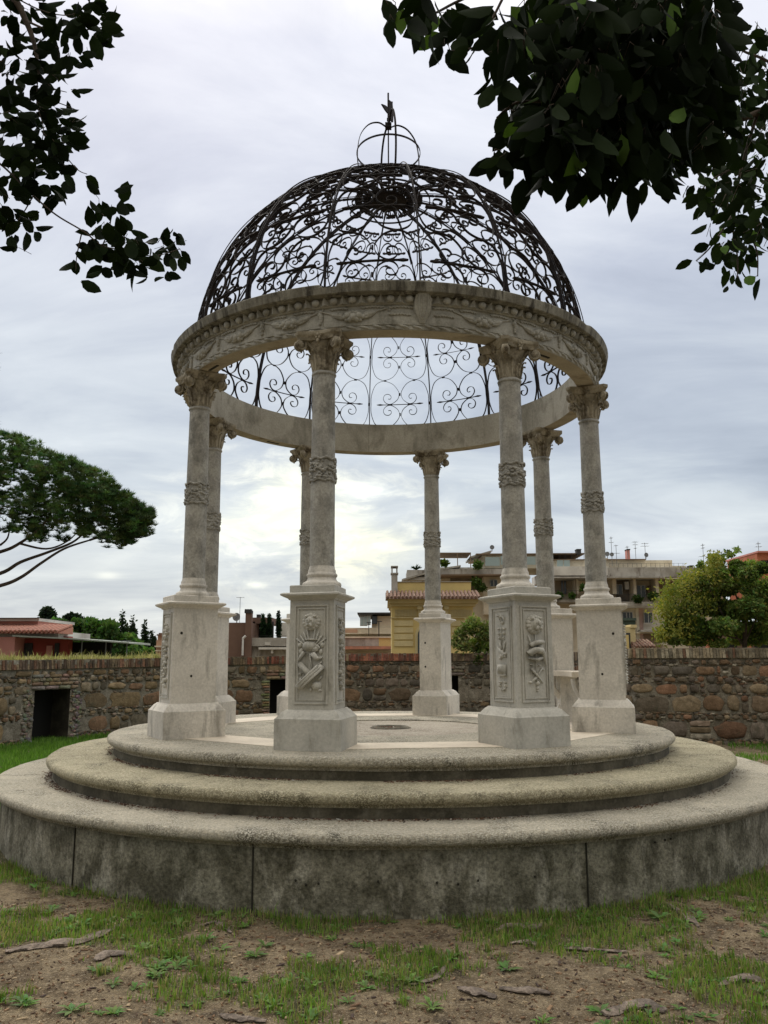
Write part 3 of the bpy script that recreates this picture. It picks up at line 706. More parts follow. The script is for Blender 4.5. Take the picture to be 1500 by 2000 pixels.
# arc length -> el is close to linear for a near-sphere
m = MB(); m.lathe([(0.992, 1.789), (1.008, 1.789), (1.008, 1.797), (0.992, 1.797)], 128, cap='ring')
dm = m.build('dome', 'iron', gaz, False, G); dm['label'] = 'wrought iron lattice dome of scrolls'
for k in range(16):
    az = PHI0+radians(22.5*k); heavy = (k % 4 == 3); m = MB()
    els = [i/30*(pi/2-0.075) for i in range(31)]
    m.ribbon([dome(az, e) for e in els], [domen(az, e) for e in els], 0.0045 if heavy else 0.0032, 0.015 if heavy else 0.010)
    m.tube([dome(az, e, 0.013) for e in els], 0.0034 if heavy else 0.0025, 5)
    m.build('rib', 'iron', dm, False, G)
TLq = [(0.03, 0.0), (0.035, 0.35), (0.14, 0.76), (0.30, 0.94), (0.5, 0.985), (0.76, 0.86), (0.93, 0.60), (0.965, 0.42), (0.90, 0.20), (0.70, 0.03), (0.53, 0.07), (0.44, 0.24), (0.49, 0.41), (0.62, 0.44), (0.70, 0.34), (0.67, 0.24), (0.60, 0.25)]
TLs = cat_rom([(a, b, 0) for a, b in TLq], 4)
LASTq = [(0.06, -0.9), (0.03, -0.3), (0.12, 0.35), (0.4, 0.86), (0.75, 0.9), (0.93, 0.5), (0.88, 0.1), (0.68, -0.08), (0.5, 0.06), (0.52, 0.3), (0.64, 0.34)]
LASTs = cat_rom([(a, b, 0) for a, b in LASTq], 4)
UPq = [(0.04, -0.95), (0.03, -0.4), (0.08, 0.2), (0.28, 0.72), (0.62, 0.9), (0.90, 0.62), (0.93, 0.2), (0.75, -0.08), (0.55, -0.02), (0.47, 0.22), (0.58, 0.42), (0.72, 0.34), (0.70, 0.2)]
UPs = cat_rom([(a, b, 0) for a, b in UPq], 4)
rows = []; el = -0.012
while True:
    wd = 2*pi/16*cos(max(el, 0)); h = 0.79*wd if el < 0.9 else 0.9*wd
    if h < 0.085: break
    rows.append((el, el+h)); el += h
rows.append((el, 1.50))
for k in range(16):
    a0 = PHI0+radians(22.5*k); hw = pi/16; m = MB(); jr = random.Random(k)
    for ri, (e0, e1) in enumerate(rows):
        em = (e0+e1)/2; hh = (e1-e0)/2; curve = TLs if ri < 4 else UPs if ri < len(rows)-1 else LASTs; up_ = ri >= 4
        jt = jr.uniform(-0.03, 0.03)
        def P_(s_, t_):     # s,t in -1..1 of the cell
            e = min(max(em+t_*hh, 0.0), 1.52); return a0+hw+s_*hw*0.985, e
        for sx in (-1, 1):
            for sy in ((1,) if up_ and (sx+ri) % 2 else (-1,) if up_ else (-1, 1)):
                pts = []; nr = []
                dx = jr.uniform(-.02, .02); dyy = jr.uniform(-.02, .02)
                for p in curve:
                    s_ = sx*(-1+p.x*(1+dx*p.x)); t_ = sy*(p.y*(1+dyy*p.x))
                    # tilt of the hand-made pieces
                    t_ += jt*s_ ; s_ = max(-1, min(1, s_))
                    az_, e_ = P_(s_, t_); pts.append(dome(az_, e_)); nr.append(domen(az_, e_))
                m.ribbon(pts, nr, 0.0027, 0.0105)
        # the arrow bar through each cell
        pts = []; nr = []; wl = []
        for i in range(15):
            t = -1+2*i/14; az_, e_ = P_(t*0.78, jt*t); pts.append(dome(az_, e_)); nr.append(domen(az_, e_))
            at_ = abs(t); wl.append(0.0030 if at_ < 0.72 else (0.0095 if at_ < 0.88 else 0.0015))
        m.ribbon(pts, nr, wl, 0.014)
        # collars where scrolls touch
        for (s_, t_) in ((-1, 0),) if up_ else ((-0.30, 0), (0.30, 0), (-1, 0), (0, 0.42), (0, -0.42), (-0.5, 0.985), (0.5, 0.985)):
            az_, e_ = P_(s_, t_); rot = Matrix.Rotation(az_, 3, 'Z') @ Matrix.Rotation(-e_, 3, 'X')
            m.box(dome(az_, e_), (0.016 if t_ in (0, .985) and s_ != -1 else 0.008, 0.013, 0.008 if t_ in (0, .985) and s_ != -1 else 0.018), rot)
    m.build('scroll_panel', 'iron', dm, False, G)
m = MB(); m.lathe([(0.095, ZD+HD-0.006), (0.098, ZD+HD-0.014), (0.092, ZD+HD-0.022), (0.05, ZD+HD-0.030), (0.001, ZD+HD-0.032), (0.001, ZD+HD), (0.09, ZD+HD)][::-1], 32, cap=False)
for k in range(24):
    a = 2*pi*k/24; m.tube([(0.09*cos(a), 0.09*sin(a), ZD+HD-0.012), (0.135*cos(a), 0.135*sin(a), ZD+HD-0.016), (0.128*cos(a), 0.128*sin(a), ZD+HD-0.034)], 0.004, 4)
m.build('hub', 'iron', dm, False, G)
m = MB(); rc_, zc_ = dome(0, 1.38).y*-1, dome(0, 1.38).z; m.lathe([(rc_-.003, zc_-0.004), (rc_+.003, zc_-0.004), (rc_+.003, zc_+0.004), (rc_-.003, zc_+0.004)], 48, cap='ring')
m.build('collar_ring', 'iron', dm, False, G)
# crown cage and wind vane
zr = 3.055; m = MB()
for k in range(4):
    a = PHI0+radians(29+90*k); nrm = Vector((sin(a), -cos(a), 0))
    pr = [(0.105, ZD+HD-0.02), (0.150, 2.87), (0.170, 2.97), (0.172, 3.06), (0.155, 3.15), (0.11, 3.215), (0.055, 3.235), (0.012, 3.215)]
    if k == 0: pr = [(0.10, ZD+HD-0.02), (0.145, 2.87), (0.165, 2.97), (0.166, 3.06), (0.148, 3.17), (0.10, 3.26), (0.05, 3.26), (0.010, 3.215)]
    pts = cat_rom([(r*sin(a), -r*cos(a), z) for r, z in pr], 5)
    tt = Vector((cos(a), sin(a), 0)); nrs = []
    for i in range(len(pts)):
        t = (pts[min(i+1, len(pts)-1)]-pts[max(i-1, 0)]).normalized(); nrs.append(t.cross(tt).normalized())
    m.ribbon(pts, nrs, 0.0105, 0.0035)
rp = [Vector((0.174*cos(2*pi*i/48), 0.174*sin(2*pi*i/48), zr)) for i in range(49)]
m.ribbon(rp, [Vector((p.x, p.y, 0)).normalized() for p in rp], 0.010, 0.0035)
m.tube([(0, 0, ZD+HD), (0, 0, 3.25)], 0.0040, 6); m.box((0, 0, 3.222), (0.035, 0.035, 0.026))
fin = m.build('finial_cage', 'iron', gaz, False, G)
m = MB(); m.tube([(0, 0, 3.23), (0, 0, 3.425)], 0.005, 6); m.box((0, 0, 3.262), (0.016, 0.016, 0.012))
dirv = Vector((0.50, 0.86, 0)); side = Vector((-dirv.y, dirv.x, 0))
def vane(pts2, th=0.004):
    r0 = [dirv*x+side*-th+Vector((0, 0, z)) for x, z in pts2]; r1 = [dirv*x+side*th+Vector((0, 0, z)) for x, z in pts2]; m.loft([r0, r1])
vane([(0.004, 3.268), (0.05, 3.275), (0.052, 3.32), (0.044, 3.385), (0.046, 3.40), (0.024, 3.388), (0.004, 3.386)])
vane([(-0.006, 3.296), (-0.006, 3.332), (-0.034, 3.327), (-0.075, 3.311), (-0.034, 3.299)])
m.build('wind_vane', 'iron', fin, False, G)

# --- stone bench between the right hand pedestals
bench = empty('stone_bench', (0, 0, ZP), 0, 'curved stone bench between the two right hand pedestals', 'bench')
a0, a1 = PHI0+radians(90), PHI0+radians(135)
def arcslab(m, r0, r1, z0, z1, f0, f1, n=14):
    rings = []
    for i in range(n+1):
        a = a0+(a1-a0)*(f0+(f1-f0)*i/n)
        rings.append([Vector((r*sin(a), -r*cos(a), z)) for r, z in ((r0, z0), (r1, z0), (r1, z1), (r0, z1))])
    m.loft(rings)
XB = lambda v: Vector((v.x*S, v.y*S, v.z*S))
m = MB(); arcslab(m, 0.87, 1.07, 0.238, 0.262, 0.115, 0.885); chipped(m, 0.002, 4); m.build('seat', 'floor_marble', bench, False, XB)
for f in (0.2, 0.72):
    m = MB(); arcslab(m, 0.90, 1.04, 0.0, 0.04, f, f+0.08, 3); arcslab(m, 0.93, 1.03, 0.04, 0.238, f+0.01, f+0.07, 3)
    a = a0+(a1-a0)*(f+0.04); rr_ = Vector((sin(a), -cos(a), 0))
    m.tube(cat_rom([rr_*0.885+Vector((0, 0, 0.228)), rr_*0.90+Vector((0, 0, 0.17)), rr_*0.945+Vector((0, 0, 0.11)), rr_*0.91+Vector((0, 0, 0.03))], 5), 0.016, 8)
    m.build('bracket', 'pedestal_marble', bench, True, XB, 40)

# ================================================================== GROUND
def gmask(x, y):
    """how grassy the ground is, 0..1"""
    d = hypot(x, y)-1.715*S
    n_ = mn.noise(Vector((x*1.1+3, y*1.1, 0)))+0.55*mn.noise(Vector((x*3.2, y*3.2, 4)))+0.3*mn.noise(Vector((x*8, y*8, 9)))
    b = 0.10
    if y < 1:
        b = -0.04+0.62*math.exp(-max(d, 0)/0.26)
        b -= 0.50*math.exp(-((x+0.75)/0.95)**2-((y+5.55)/0.42)**2)      # bare earth left of the middle
        b -= 0.45*math.exp(-((x+2.1)/0.4)**2-((y+4.6)/0.16)**2)
        b += 0.28*math.exp(-((x-1.1)/0.9)**2-((y+4.75)/0.3)**2)
        b += 0.22*math.exp(-((x-0.25)/0.5)**2-((y+4.6)/0.35)**2)
        b -= 0.25*math.exp(-((x-1.0)/0.9)**2-((y+5.9)/0.35)**2)
        b += 0.35*math.exp(-((x+1.9)/0.25)**2-((y+5.9)/0.3)**2)
    if y > 1 and x < 0: b = 0.6
    if y > 1 and x > 0: b = 0.05
    return max(0.0, min(1.0, 0.5+1.25*n_+b))
def gz(x, y):
    if abs(x) > 9 or abs(y+2) > 12: return 0.0
    f = 1.0
    return f*(0.030*mn.noise(Vector((x*0.9, y*0.9, 1)))+0.016*mn.noise(Vector((x*3, y*3, 2)))+0.007*mn.noise(Vector((x*9, y*9, 3))))-0.006
def axis(lo, hi, fine, far):
    a = list(np.arange(lo, hi+1e-6, fine)); 
    s_ = fine; p = hi; up_ = []
    while p < far: s_ *= 1.5; p += s_; up_.append(p)
    s_ = fine; p = lo; dn = []
    while p > -far: s_ *= 1.5; p -= s_; dn.append(p)
    return dn[::-1]+a+up_
X = axis(-3.2, 3.2, 0.035, 900); Y = axis(-7.2, -2.6, 0.035, 900)
V = []; C = []
for y in Y:
    for x in X:
        z = gz(x, y); V.append((x, y, z)); g = gmask(x, y) if abs(x) < 30 and abs(y) < 30 else 0.5
        n_ = mn.noise(Vector((x*1.7, y*1.7, 5)))
        so = (0.31+0.10*n_, 0.24+0.08*n_, 0.148+0.05*n_); gr_ = (0.14, 0.135, 0.06)
        w = min(1, max(0, (g-0.45)*1.8)); C.append(tuple(so[i]*(1-w)+gr_[i]*w for i in range(3)))
nx = len(X); Fq = [(j*nx+i, j*nx+i+1, (j+1)*nx+i+1, (j+1)*nx+i) for j in range(len(Y)-1) for i in range(nx-1)]
gnd = npmesh('ground', V, Fq, 'soil', np.array(C)); gnd.data.polygons.foreach_set('use_smooth', [True]*len(gnd.data.polygons)); tag(gnd, kind='structure')

# grass blades
def blades(name, pts, hmin, hmax, wid, cols, label, cat='grass', lean=0.5, material='grass', curve=True):
    n = len(pts); P = np.array(pts, float); h = NR.uniform(hmin, hmax, n)*P[:, 3]; az = NR.uniform(0, 2*pi, n); ln = NR.uniform(0.1, lean, n)*h
    w = wid*NR.uniform(0.6, 1.3, n); dx, dy = np.cos(az), np.sin(az); fa = NR.uniform(0, 2*pi, n); sx, sy = np.cos(fa)*w/2, np.sin(fa)*w/2
    V = np.zeros((n, 5, 3)); b = P[:, :3]
    V[:, 0] = b+np.stack([sx, sy, 0*sx-0.01], 1); V[:, 1] = b-np.stack([sx, sy, 0*sx+0.01], 1)
    mid = b+np.stack([dx*ln*0.35, dy*ln*0.35, h*0.6], 1)
    V[:, 2] = mid-np.stack([sx, sy, 0*sx], 1)*0.75; V[:, 3] = mid+np.stack([sx, sy, 0*sx], 1)*0.75
    V[:, 4] = b+np.stack([dx*ln, dy*ln, h*(1-0.25*ln/h)], 1)
    i0 = np.arange(n)*5; T = np.concatenate([np.stack([i0, i0+1, i0+2], 1), np.stack([i0, i0+2, i0+3], 1), np.stack([i0+3, i0+2, i0+4], 1)])
    cc = np.array(cols)[NR.integers(0, len(cols), n)]*NR.uniform(0.75, 1.25, (n, 1)); C = np.repeat(cc, 5, axis=0)
    o = npmesh(name, V.reshape(-1, 3), T, material, C, tri=True); return tag(o, label, cat, kind='stuff')
GC = [(0.15, 0.27, 0.04), (0.20, 0.34, 0.055), (0.09, 0.17, 0.03), (0.22, 0.30, 0.07), (0.27, 0.26, 0.11)]
pts = []; rg = random.Random(3)
for _ in range(260000):
    x = rg.uniform(-3.1, 3.1); y = rg.uniform(-7.0, -1.0); r_ = hypot(x, y)
    if r_ < 1.716*S: continue
    if abs(x) > (y-CAM.y)*0.52+0.3: continue
    g = gmask(x, y)
    if rg.random() < max(0, (g-0.50))*1.5:
        near = math.exp(-(r_-1.715*S)/0.12); pts.append((x, y, gz(x, y), (0.55+0.6*g+0.9*near*rg.random()**2)*(1.0 if rg.random() < 0.96 else 1.9)))
for _ in range(520):
    x = rg.uniform(-2.9, 2.9); y = rg.uniform(-6.8, -2.0); g = gmask(x, y)
    if g < 0.52 or hypot(x, y) < 1.73*S: continue
    for __ in range(rg.randint(14, 34)): a = rg.uniform(0, 6.28); q = abs(rg.gauss(0, 0.022)); pts.append((x+q*cos(a), y+q*sin(a), gz(x, y), rg.uniform(1.0, 2.0)))
blades('lawn_grass', pts, 0.014, 0.046, 0.0062, GC+[(0.34, 0.29, 0.15), (0.26, 0.23, 0.11)], 'short green grass growing in patches on the bare earth before the steps')
pts = []
for _ in range(90000):
    x = rg.uniform(-8.5, -1.5) if rg.random() < 0.72 else rg.uniform(3.5, 8.5); y = rg.uniform(-1, 10)
    if hypot(x, y) < 1.72*S: continue
    if x > 0 and gmask(x, y) < 0.55: continue
    pts.append((x, y, gz(x, y), 1.0))
blades('rear_grass', pts, 0.05, 0.13, 0.014, [(0.12, 0.24, 0.035), (0.10, 0.20, 0.03), (0.15, 0.27, 0.05)], 'bright green grass between the steps and the stone wall')
# broad-leaved weeds in the lawn
m = MB(); rw = random.Random(8)
for _ in range(330):
    for __ in range(40):
        x = rw.uniform(-2.8, 2.8); y = rw.uniform(-6.6, -2.4)
        if hypot(x, y) > 1.73*S and 0.5 < gmask(x, y)+rw.uniform(0, .25): break
    z = gz(x, y); nl = rw.randint(5, 10); L0 = rw.uniform(0.035, 0.075)
    for j in range(nl):
        a = 2*pi*j/nl+rw.uniform(-.3, .3); d = Vector((cos(a), sin(a), 0)); s_ = Vector((-sin(a), cos(a), 0)); l_ = L0*rw.uniform(.7, 1.2); w_ = l_*rw.uniform(.13, .22)
        b_ = Vector((x, y, z)); up_ = rw.uniform(0.2, 0.8)
        m.cur = tuple(c*rw.uniform(0.8, 1.25) for c in (0.135, 0.225, 0.06))
        q1 = b_+d*l_*0.5+Vector((0, 0, l_*0.5*up_)); q2 = b_+d*l_+Vector((0, 0, l_*0.55*up_))
        m.add([b_, q1-s_*w_, q2, q1+s_*w_, q1+Vector((0, 0, -l_*0.04))], [(0, 1, 4), (1, 2, 4), (2, 3, 4), (3, 0, 4)])
tag(m.build('weeds', 'grass'), 'small broad-leaved weed rosettes among the grass', 'weeds', kind='stuff')
# wood chips, twigs and pebbles on the earth; dry litter on the steps
m = MB(); rc = random.Random(12)
chipc = [(0.26, 0.17, 0.10), (0.16, 0.10, 0.06), (0.38, 0.29, 0.18), (0.10, 0.065, 0.045), (0.14, 0.085, 0.05), (0.07, 0.05, 0.04), (0.20, 0.12, 0.07)]
for _ in range(7500):
    x = rc.uniform(-2.7, 2.7); y = rc.uniform(-6.7, -3.4)
    if hypot(x, y) < 1.72*S: continue
    m.cur = rc.choice(chipc); l_ = rc.uniform(0.005, 0.026)*(2.2 if rc.random() < 0.05 else 1)
    rot = Matrix.Rotation(rc.uniform(0, pi), 3, 'Z') @ Matrix.Rotation(rc.uniform(-.3, .3), 3, 'Y')
    m.box((x, y, gz(x, y)+0.004), (l_, l_*rc.uniform(.15, .5), 0.005), rot, 0.8)
tag(m.build('wood_chips', 'chips'), 'wood chips, twigs and gravel scattered over the bare earth', 'litter', kind='stuff')
m = MB()
for _ in range(2600):
    st = rc.random(); az = PHI0+radians(rc.gauss(-8, 42)); d = abs(rc.gauss(0, 0.018))
    if mn.noise(Vector((az*4, st > .5, 0))) < -0.12: continue
    if st < 0.42: r_, z = 1.286+d, -0.078
    elif st < 0.92: r_, z = 1.524+d, -0.158
    else: r_, z = abs(rc.gauss(0, 0.05)), 0.0
    m.cur = rc.choice([(0.10, 0.055, 0.035), (0.17, 0.10, 0.06), (0.06, 0.04, 0.03), (0.13, 0.07, 0.05)]) if rc.random() < 0.96 else (0.6, 0.58, 0.52)
    p = G((r_*sin(az), -r_*cos(az), z)); l_ = rc.uniform(0.006, 0.024)
    m.box((p.x, p.y, p.z+0.004), (l_, l_*0.5, 0.003), Matrix.Rotation(rc.uniform(0, pi), 3, 'Z') @ Matrix.Rotation(rc.uniform(-.4, .4), 3, 'Y'), 0.7)
tag(m.build('leaf_litter', 'chips'), 'dry brown leaf litter gathered at the foot of the risers', 'litter', kind='stuff')
# exposed roots breaking the surface
def root(pts_px, w, label):
    w *= 1.15; P = [atz(u, v, 0.0) for u, v in pts_px]; c = P[len(P)//2]
    m = MB(); pp = cat_rom(P, 7); n_ = len(pp)
    vs = []; 
    rings = []
    for i, p in enumerate(pp):
        t = (pp[min(i+1, n_-1)]-pp[max(i-1, 0)]).normalized(); s_ = Vector((-t.y, t.x, 0)); ww = w*(0.35+0.65*sin(pi*(i+0.5)/n_))*(0.75+0.5*mn.noise(p*9))
        rg_ = []
        for j in range(10):
            a = 2*pi*j/10; rr_ = ww*(1+0.75*mn.noise(Vector((p.x*22+cos(a)*2, p.y*22+sin(a)*2, j))))
            q = p+s_*rr_*cos(a)+Vector((0, 0, rr_*0.30*sin(a)+gz(p.x, p.y)+0.009)); rg_.append(q-c)
        rings.append(rg_)
    m.loft(rings); o = m.build('exposed_root', 'root_bark', None, True, None, 40); o.location = c
    tag(o, label, 'tree root', 'tree roots showing through the earth'); return o
root([(10, 1862), (90, 1850), (170, 1838), (232, 1812)], 0.055, 'long bark-covered root running from the left edge across the earth')
root([(185, 1880), (215, 1868), (260, 1872)], 0.040, 'small rounded root knot below the long left root')
root([(392, 1806), (420, 1800), (452, 1818)], 0.022, 'short curved pale root in the grass left of the drum joint')
root([(965, 1818), (1000, 1808), (1040, 1812), (1060, 1800)], 0.040, 'broad root in the grass under the right part of the drum')
root([(995, 1846), (1030, 1840), (1055, 1850)], 0.034, 'stubby root just nearer than the broad one')
root([(1100, 1850), (1150, 1852), (1225, 1858)], 0.026, 'thin knobbly root right of the stubby one')
root([(895, 1938), (930, 1945), (970, 1952)], 0.036, 'dark root left end of the nearest row')
root([(975, 1938), (1040, 1940), (1075, 1946)], 0.042, 'flat dark root in the middle of the nearest row')
root([(1300, 1768), (1340, 1790), (1365, 1812)], 0.028, 'pale bent root by the drum at the right')
root([(1180, 1985), (1250, 1968), (1300, 1980)], 0.050, 'wide root cut by the lower edge at the right')
root([(1405, 1925), (1450, 1912), (1495, 1920)], 0.040, 'root near the right edge')
root([(430, 1978), (470, 1985), (520, 1990)], 0.036, 'root cut by the lower edge left of the middle')
root([(800, 1930), (850, 1915), (870, 1890)], 0.018, 'slim root in the middle of the earth')

# ================================================================== STONE WALL
wall = empty('stone_wall', (0, 8, 0), 0, 'rubble stone wall with brick coping curving behind the gazebo', 'wall')
WP = [Vector((-10.5, -1.5)), Vector((-8.6, 3.4)), Vector((-7.25, 6.8)), Vector((-6.3, 8.9)), Vector((-4.5, 10.7)), Vector((-2.2, 11.6)), Vector((0.5, 11.9)), Vector((2.9, 11.6)), Vector((4.1, 9.6)), Vector((4.75, 7.15)), Vector((7.3, 6.75)), Vector((13, 6.0))]
path = cat_rom([(p.x, p.y, 0) for p in WP[:9]], 8) + [Vector((4.45, 8.2, 0)), Vector((4.75, 7.15, 0)), Vector((5.6, 7.0, 0)), Vector((7.3, 6.75, 0)), Vector((13, 6.0, 0))]
cum = [0.0]
for a, b in zip(path, path[1:]): cum.append(cum[-1]+(b-a).length)
TOT = cum[-1]
def wpos(s_):
    s_ = max(0, min(TOT-1e-4, s_))
    for i in range(len(cum)-1):
        if s_ <= cum[i+1]:
            t = (s_-cum[i])/(cum[i+1]-cum[i]); p = path[i].lerp(path[i+1], t); d = (path[i+1]-path[i]).normalized(); return p, d, Vector((d.y, -d.x, 0))
def wtop(s_):        # height of the masonry below the coping
    p = wpos(s_)[0]
    if p.x < -1.5: return 1.42+0.055*min(1, max(0, (p.x+7.5)/5.5))*1.9
    if p.y > 8.0: return 1.57
    return 1.62
def s_of(u):         # wall arc position seen at pixel column u (visible, front part)
    best = None
    for i in range(600):
        s_ = TOT*i/599; p = wpos(s_)[0]; q = p-CAM; d = q.dot(FW)
        if d <= 1: continue
        uu = 750+F_PX*q.dot(RT)/d
        if best is None or abs(uu-u) < best[0]: best = (abs(uu-u), s_)
    return best[1]
OPEN = [(s_of(62), s_of(131), 1.02), (s_of(527), s_of(570), 1.13), (s_of(862), s_of(898), 1.20)]
def inopen(s0, s1, z0, z1, pad=0.0): return any(s1 > a-pad and s0 < b+pad and z0 < h+pad for a, b, h in OPEN)
# backing (mortar) face as a grid that leaves the openings free
m = MB(); ds = 0.16; zs = [0, 0.25, 0.5, 0.75, 1.0]
ss = sorted(set([round(x, 4) for x in np.arange(0, TOT, ds)]+[round(TOT-1e-3, 4)]+[round(q, 4) for o in OPEN for q in o[:2]]))
hz = [-0.1, 0.4, 0.8]+[o[2] for o in OPEN]+[1.42]
hz = sorted(hz)
def wp3(s_, z, off): p, d, n_ = wpos(s_); return Vector((p.x, p.y, z))+n_*off
for a, b in zip(ss, ss[1:]):
    tz = wtop((a+b)/2)
    for z0, z1 in zip(hz, hz[1:]+[None]):
        z1b = z1 if z1 is not None else None
        za, zb_ = (z0, z0) ; zc_, zd_ = (wtop(a), wtop(b)) if z1 is None else (z1, z1)
        mid = (a+b)/2
        if any(o[0]-1e-3 < mid < o[1]+1e-3 and (z0+0.02) < o[2] and (z1 is not None and z1 <= o[2]+1e-3) for o in OPEN): continue
        m.add([wp3(a, za, 0), wp3(b, zb_, 0), wp3(b, zd_, 0), wp3(a, zc_, 0)], [(0, 1, 2, 3)])
for a, b in zip(ss, ss[1:]):    # top and back
    m.add([wp3(a, wtop(a), 0), wp3(b, wtop(b), 0), wp3(b, wtop(b), -0.55), wp3(a, wtop(a), -0.55), wp3(a, -0.1, -0.55), wp3(b, -0.1, -0.55)], [(0, 1, 2, 3), (3, 2, 5, 4)])
m.v = [(x, y-8, z) for x, y, z in m.v]
m.build('mortar', 'mortar', wall)
# openings: dark passages behind the face
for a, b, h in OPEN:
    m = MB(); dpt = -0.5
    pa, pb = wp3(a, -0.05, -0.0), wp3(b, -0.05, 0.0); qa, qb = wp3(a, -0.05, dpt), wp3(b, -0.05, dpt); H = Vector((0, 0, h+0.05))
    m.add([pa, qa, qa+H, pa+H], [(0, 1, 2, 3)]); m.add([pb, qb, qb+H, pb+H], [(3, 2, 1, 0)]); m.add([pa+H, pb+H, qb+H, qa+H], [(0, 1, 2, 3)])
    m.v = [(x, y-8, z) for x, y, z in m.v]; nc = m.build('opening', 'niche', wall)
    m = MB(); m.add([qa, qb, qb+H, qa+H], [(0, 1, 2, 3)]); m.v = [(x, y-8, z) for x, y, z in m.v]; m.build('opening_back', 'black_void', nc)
# stones
m = MB(); rs_ = random.Random(31)
def stone(s0, s1, z0, z1, col, prot, sq=0.0):
    cs, cz = (s0+s1)/2, (z0+z1)/2; hs, hzz = (s1-s0)/2, (z1-z0)/2
    if hs < 0.012 or hzz < 0.010: return
    n_ = 12; ph = rs_.uniform(0, 9); pw = rs_.uniform(2.2, 6.0) if not sq else 9
    def ringp(f, off):
        out = []
        for j in range(n_):
            a = 2*pi*(j+0.5)/n_; ca, sa = cos(a), sin(a)
            k_ = (abs(ca)**pw+abs(sa)**pw)**(-1/pw)
            k_ *= 1-(0.03 if sq else 0.30)*max(0, mn.noise(Vector((ph, j*0.9, f*0.3)))*1.7)
            out.append(wp3(cs+hs*ca*k_*f, cz+hzz*sa*k_*f, off+(0 if f > .95 else 0.010*mn.noise(Vector((ca*2+ph, sa*2, f*4))))))
        return out
    m.cur = col
    r0, r1, r2, r3 = ringp(1.0, -0.01), ringp(0.97, prot*0.55), ringp(0.80, prot*0.95), ringp(0.40, prot*1.08)
    vs = r0+r1+r2+r3+[wp3(cs, cz, prot*1.1)]; fs = []
    for q in range(3):
        for j in range(n_):
            k_ = (j+1) % n_; fs.append((q*n_+j, q*n_+k_, (q+1)*n_+k_, (q+1)*n_+j))
    for j in range(n_): fs.append((3*n_+j, 3*n_+(j+1) % n_, 4*n_))
    m.add(vs, fs)
PALL = [(0.215, 0.145, 0.065), (0.18, 0.125, 0.06), (0.25, 0.175, 0.09), (0.16, 0.12, 0.07), (0.20, 0.115, 0.06), (0.14, 0.115, 0.075), (0.27, 0.21, 0.13)]
PALR = [(0.19, 0.115, 0.06), (0.16, 0.11, 0.065), (0.21, 0.11, 0.058), (0.14, 0.11, 0.075), (0.16, 0.125, 0.095), (0.22, 0.16, 0.09), (0.125, 0.105, 0.08), (0.17, 0.135, 0.09)]
PALE = [(0.42, 0.38, 0.30), (0.36, 0.32, 0.25), (0.33, 0.25, 0.19)]
_g = lambda L_: [tuple(x*0.84+0.16*(sum(c)/3) for x in c) for c in L_]
PALL, PALR = _g(PALL), _g(PALR)
DARKS = [(0.105, 0.095, 0.075), (0.085, 0.078, 0.062), (0.13, 0.115, 0.085), (0.15, 0.11, 0.065)]
z = 0.0
courses = []
z = -0.03
while z < 1.6:
    h = rs_.choice([0.12, 0.22, 0.30, 0.36, 0.42]); courses.append((z, z+h)); z += h
for ci, (z0, z1) in enumerate(courses):
    s_ = rs_.uniform(0, 0.2)
    while s_ < TOT-0.6:
        p = wpos(s_)[0]
        big = p.x < -1.5
        w = (z1-z0)*rs_.uniform(0.8, 2.1)*(1.1 if big else 1.0); s1 = s_+w
        wv = 0.045*mn.noise(Vector((s_*1.1, ci*3.0, 0))); wv2 = 0.045*mn.noise(Vector((s1*1.1, ci*3+3.0, 0)))
        za, zb_ = z0+wv, z1+wv2; tp = wtop(s_)
        if zb_ > tp-0.01: zb_ = tp-0.01
        g_ = rs_.uniform(0.014, 0.045)
        if zb_-za > 0.05 and not inopen(s_, s1, za, zb_, 0.07):
            pal = PALL if big else PALR
            if 1.2 < p.x < 3.6 and p.y > 9.5: pal = DARKS
            col = rs_.choice(pal); f_ = rs_.uniform(0.8, 1.6); col = tuple(c*f_ for c in col)
            r_ = rs_.random()
            if r_ < 0.07 and w > 0.25:           # a stack of thin slabs / tile pieces
                nz_ = 3
                for q in range(nz_):
                    a_ = za+(zb_-za)*q/nz_; stone(s_+g_, s1-g_, a_+0.006, a_+(zb_-za)/nz_-0.006, rs_.choice(PALE if rs_.random() < .6 else pal), 0.03, 1)
            elif r_ < 0.26 and w > 0.22:
                sm = s_+w*rs_.uniform(.35, .65); zm = za+(zb_-za)*rs_.uniform(.4, .6)
                stone(s_+g_, sm-g_/2, za+g_, zb_-g_, col, 0.045)
                stone(sm+g_/2, s1-g_, zm+g_/2, zb_-g_, rs_.choice(pal), 0.035); stone(sm+g_/2, s1-g_, za+g_, zm-g_/2, rs_.choice(pal+PALE[:1]), 0.03)
            else: stone(s_+g_*.6, s1-g_*.6, za+g_*.5, zb_-g_*.5, col, rs_.uniform(0.018, 0.05))
        # little chinking stones in the joints
        for _ in range(6):
            a_ = s_+rs_.uniform(0, w); b_ = z1+wv2+rs_.uniform(-.02, .02); q = rs_.uniform(0.012, 0.035)
            if b_ < tp-0.04 and not inopen(a_-q, a_+q, b_-q, b_+q, 0.02): stone(a_-q*1.6, a_+q*1.6, b_-q*.7, b_+q*.7, rs_.choice(PALE+PALR+DARKS), 0.022)
        s_ = s1
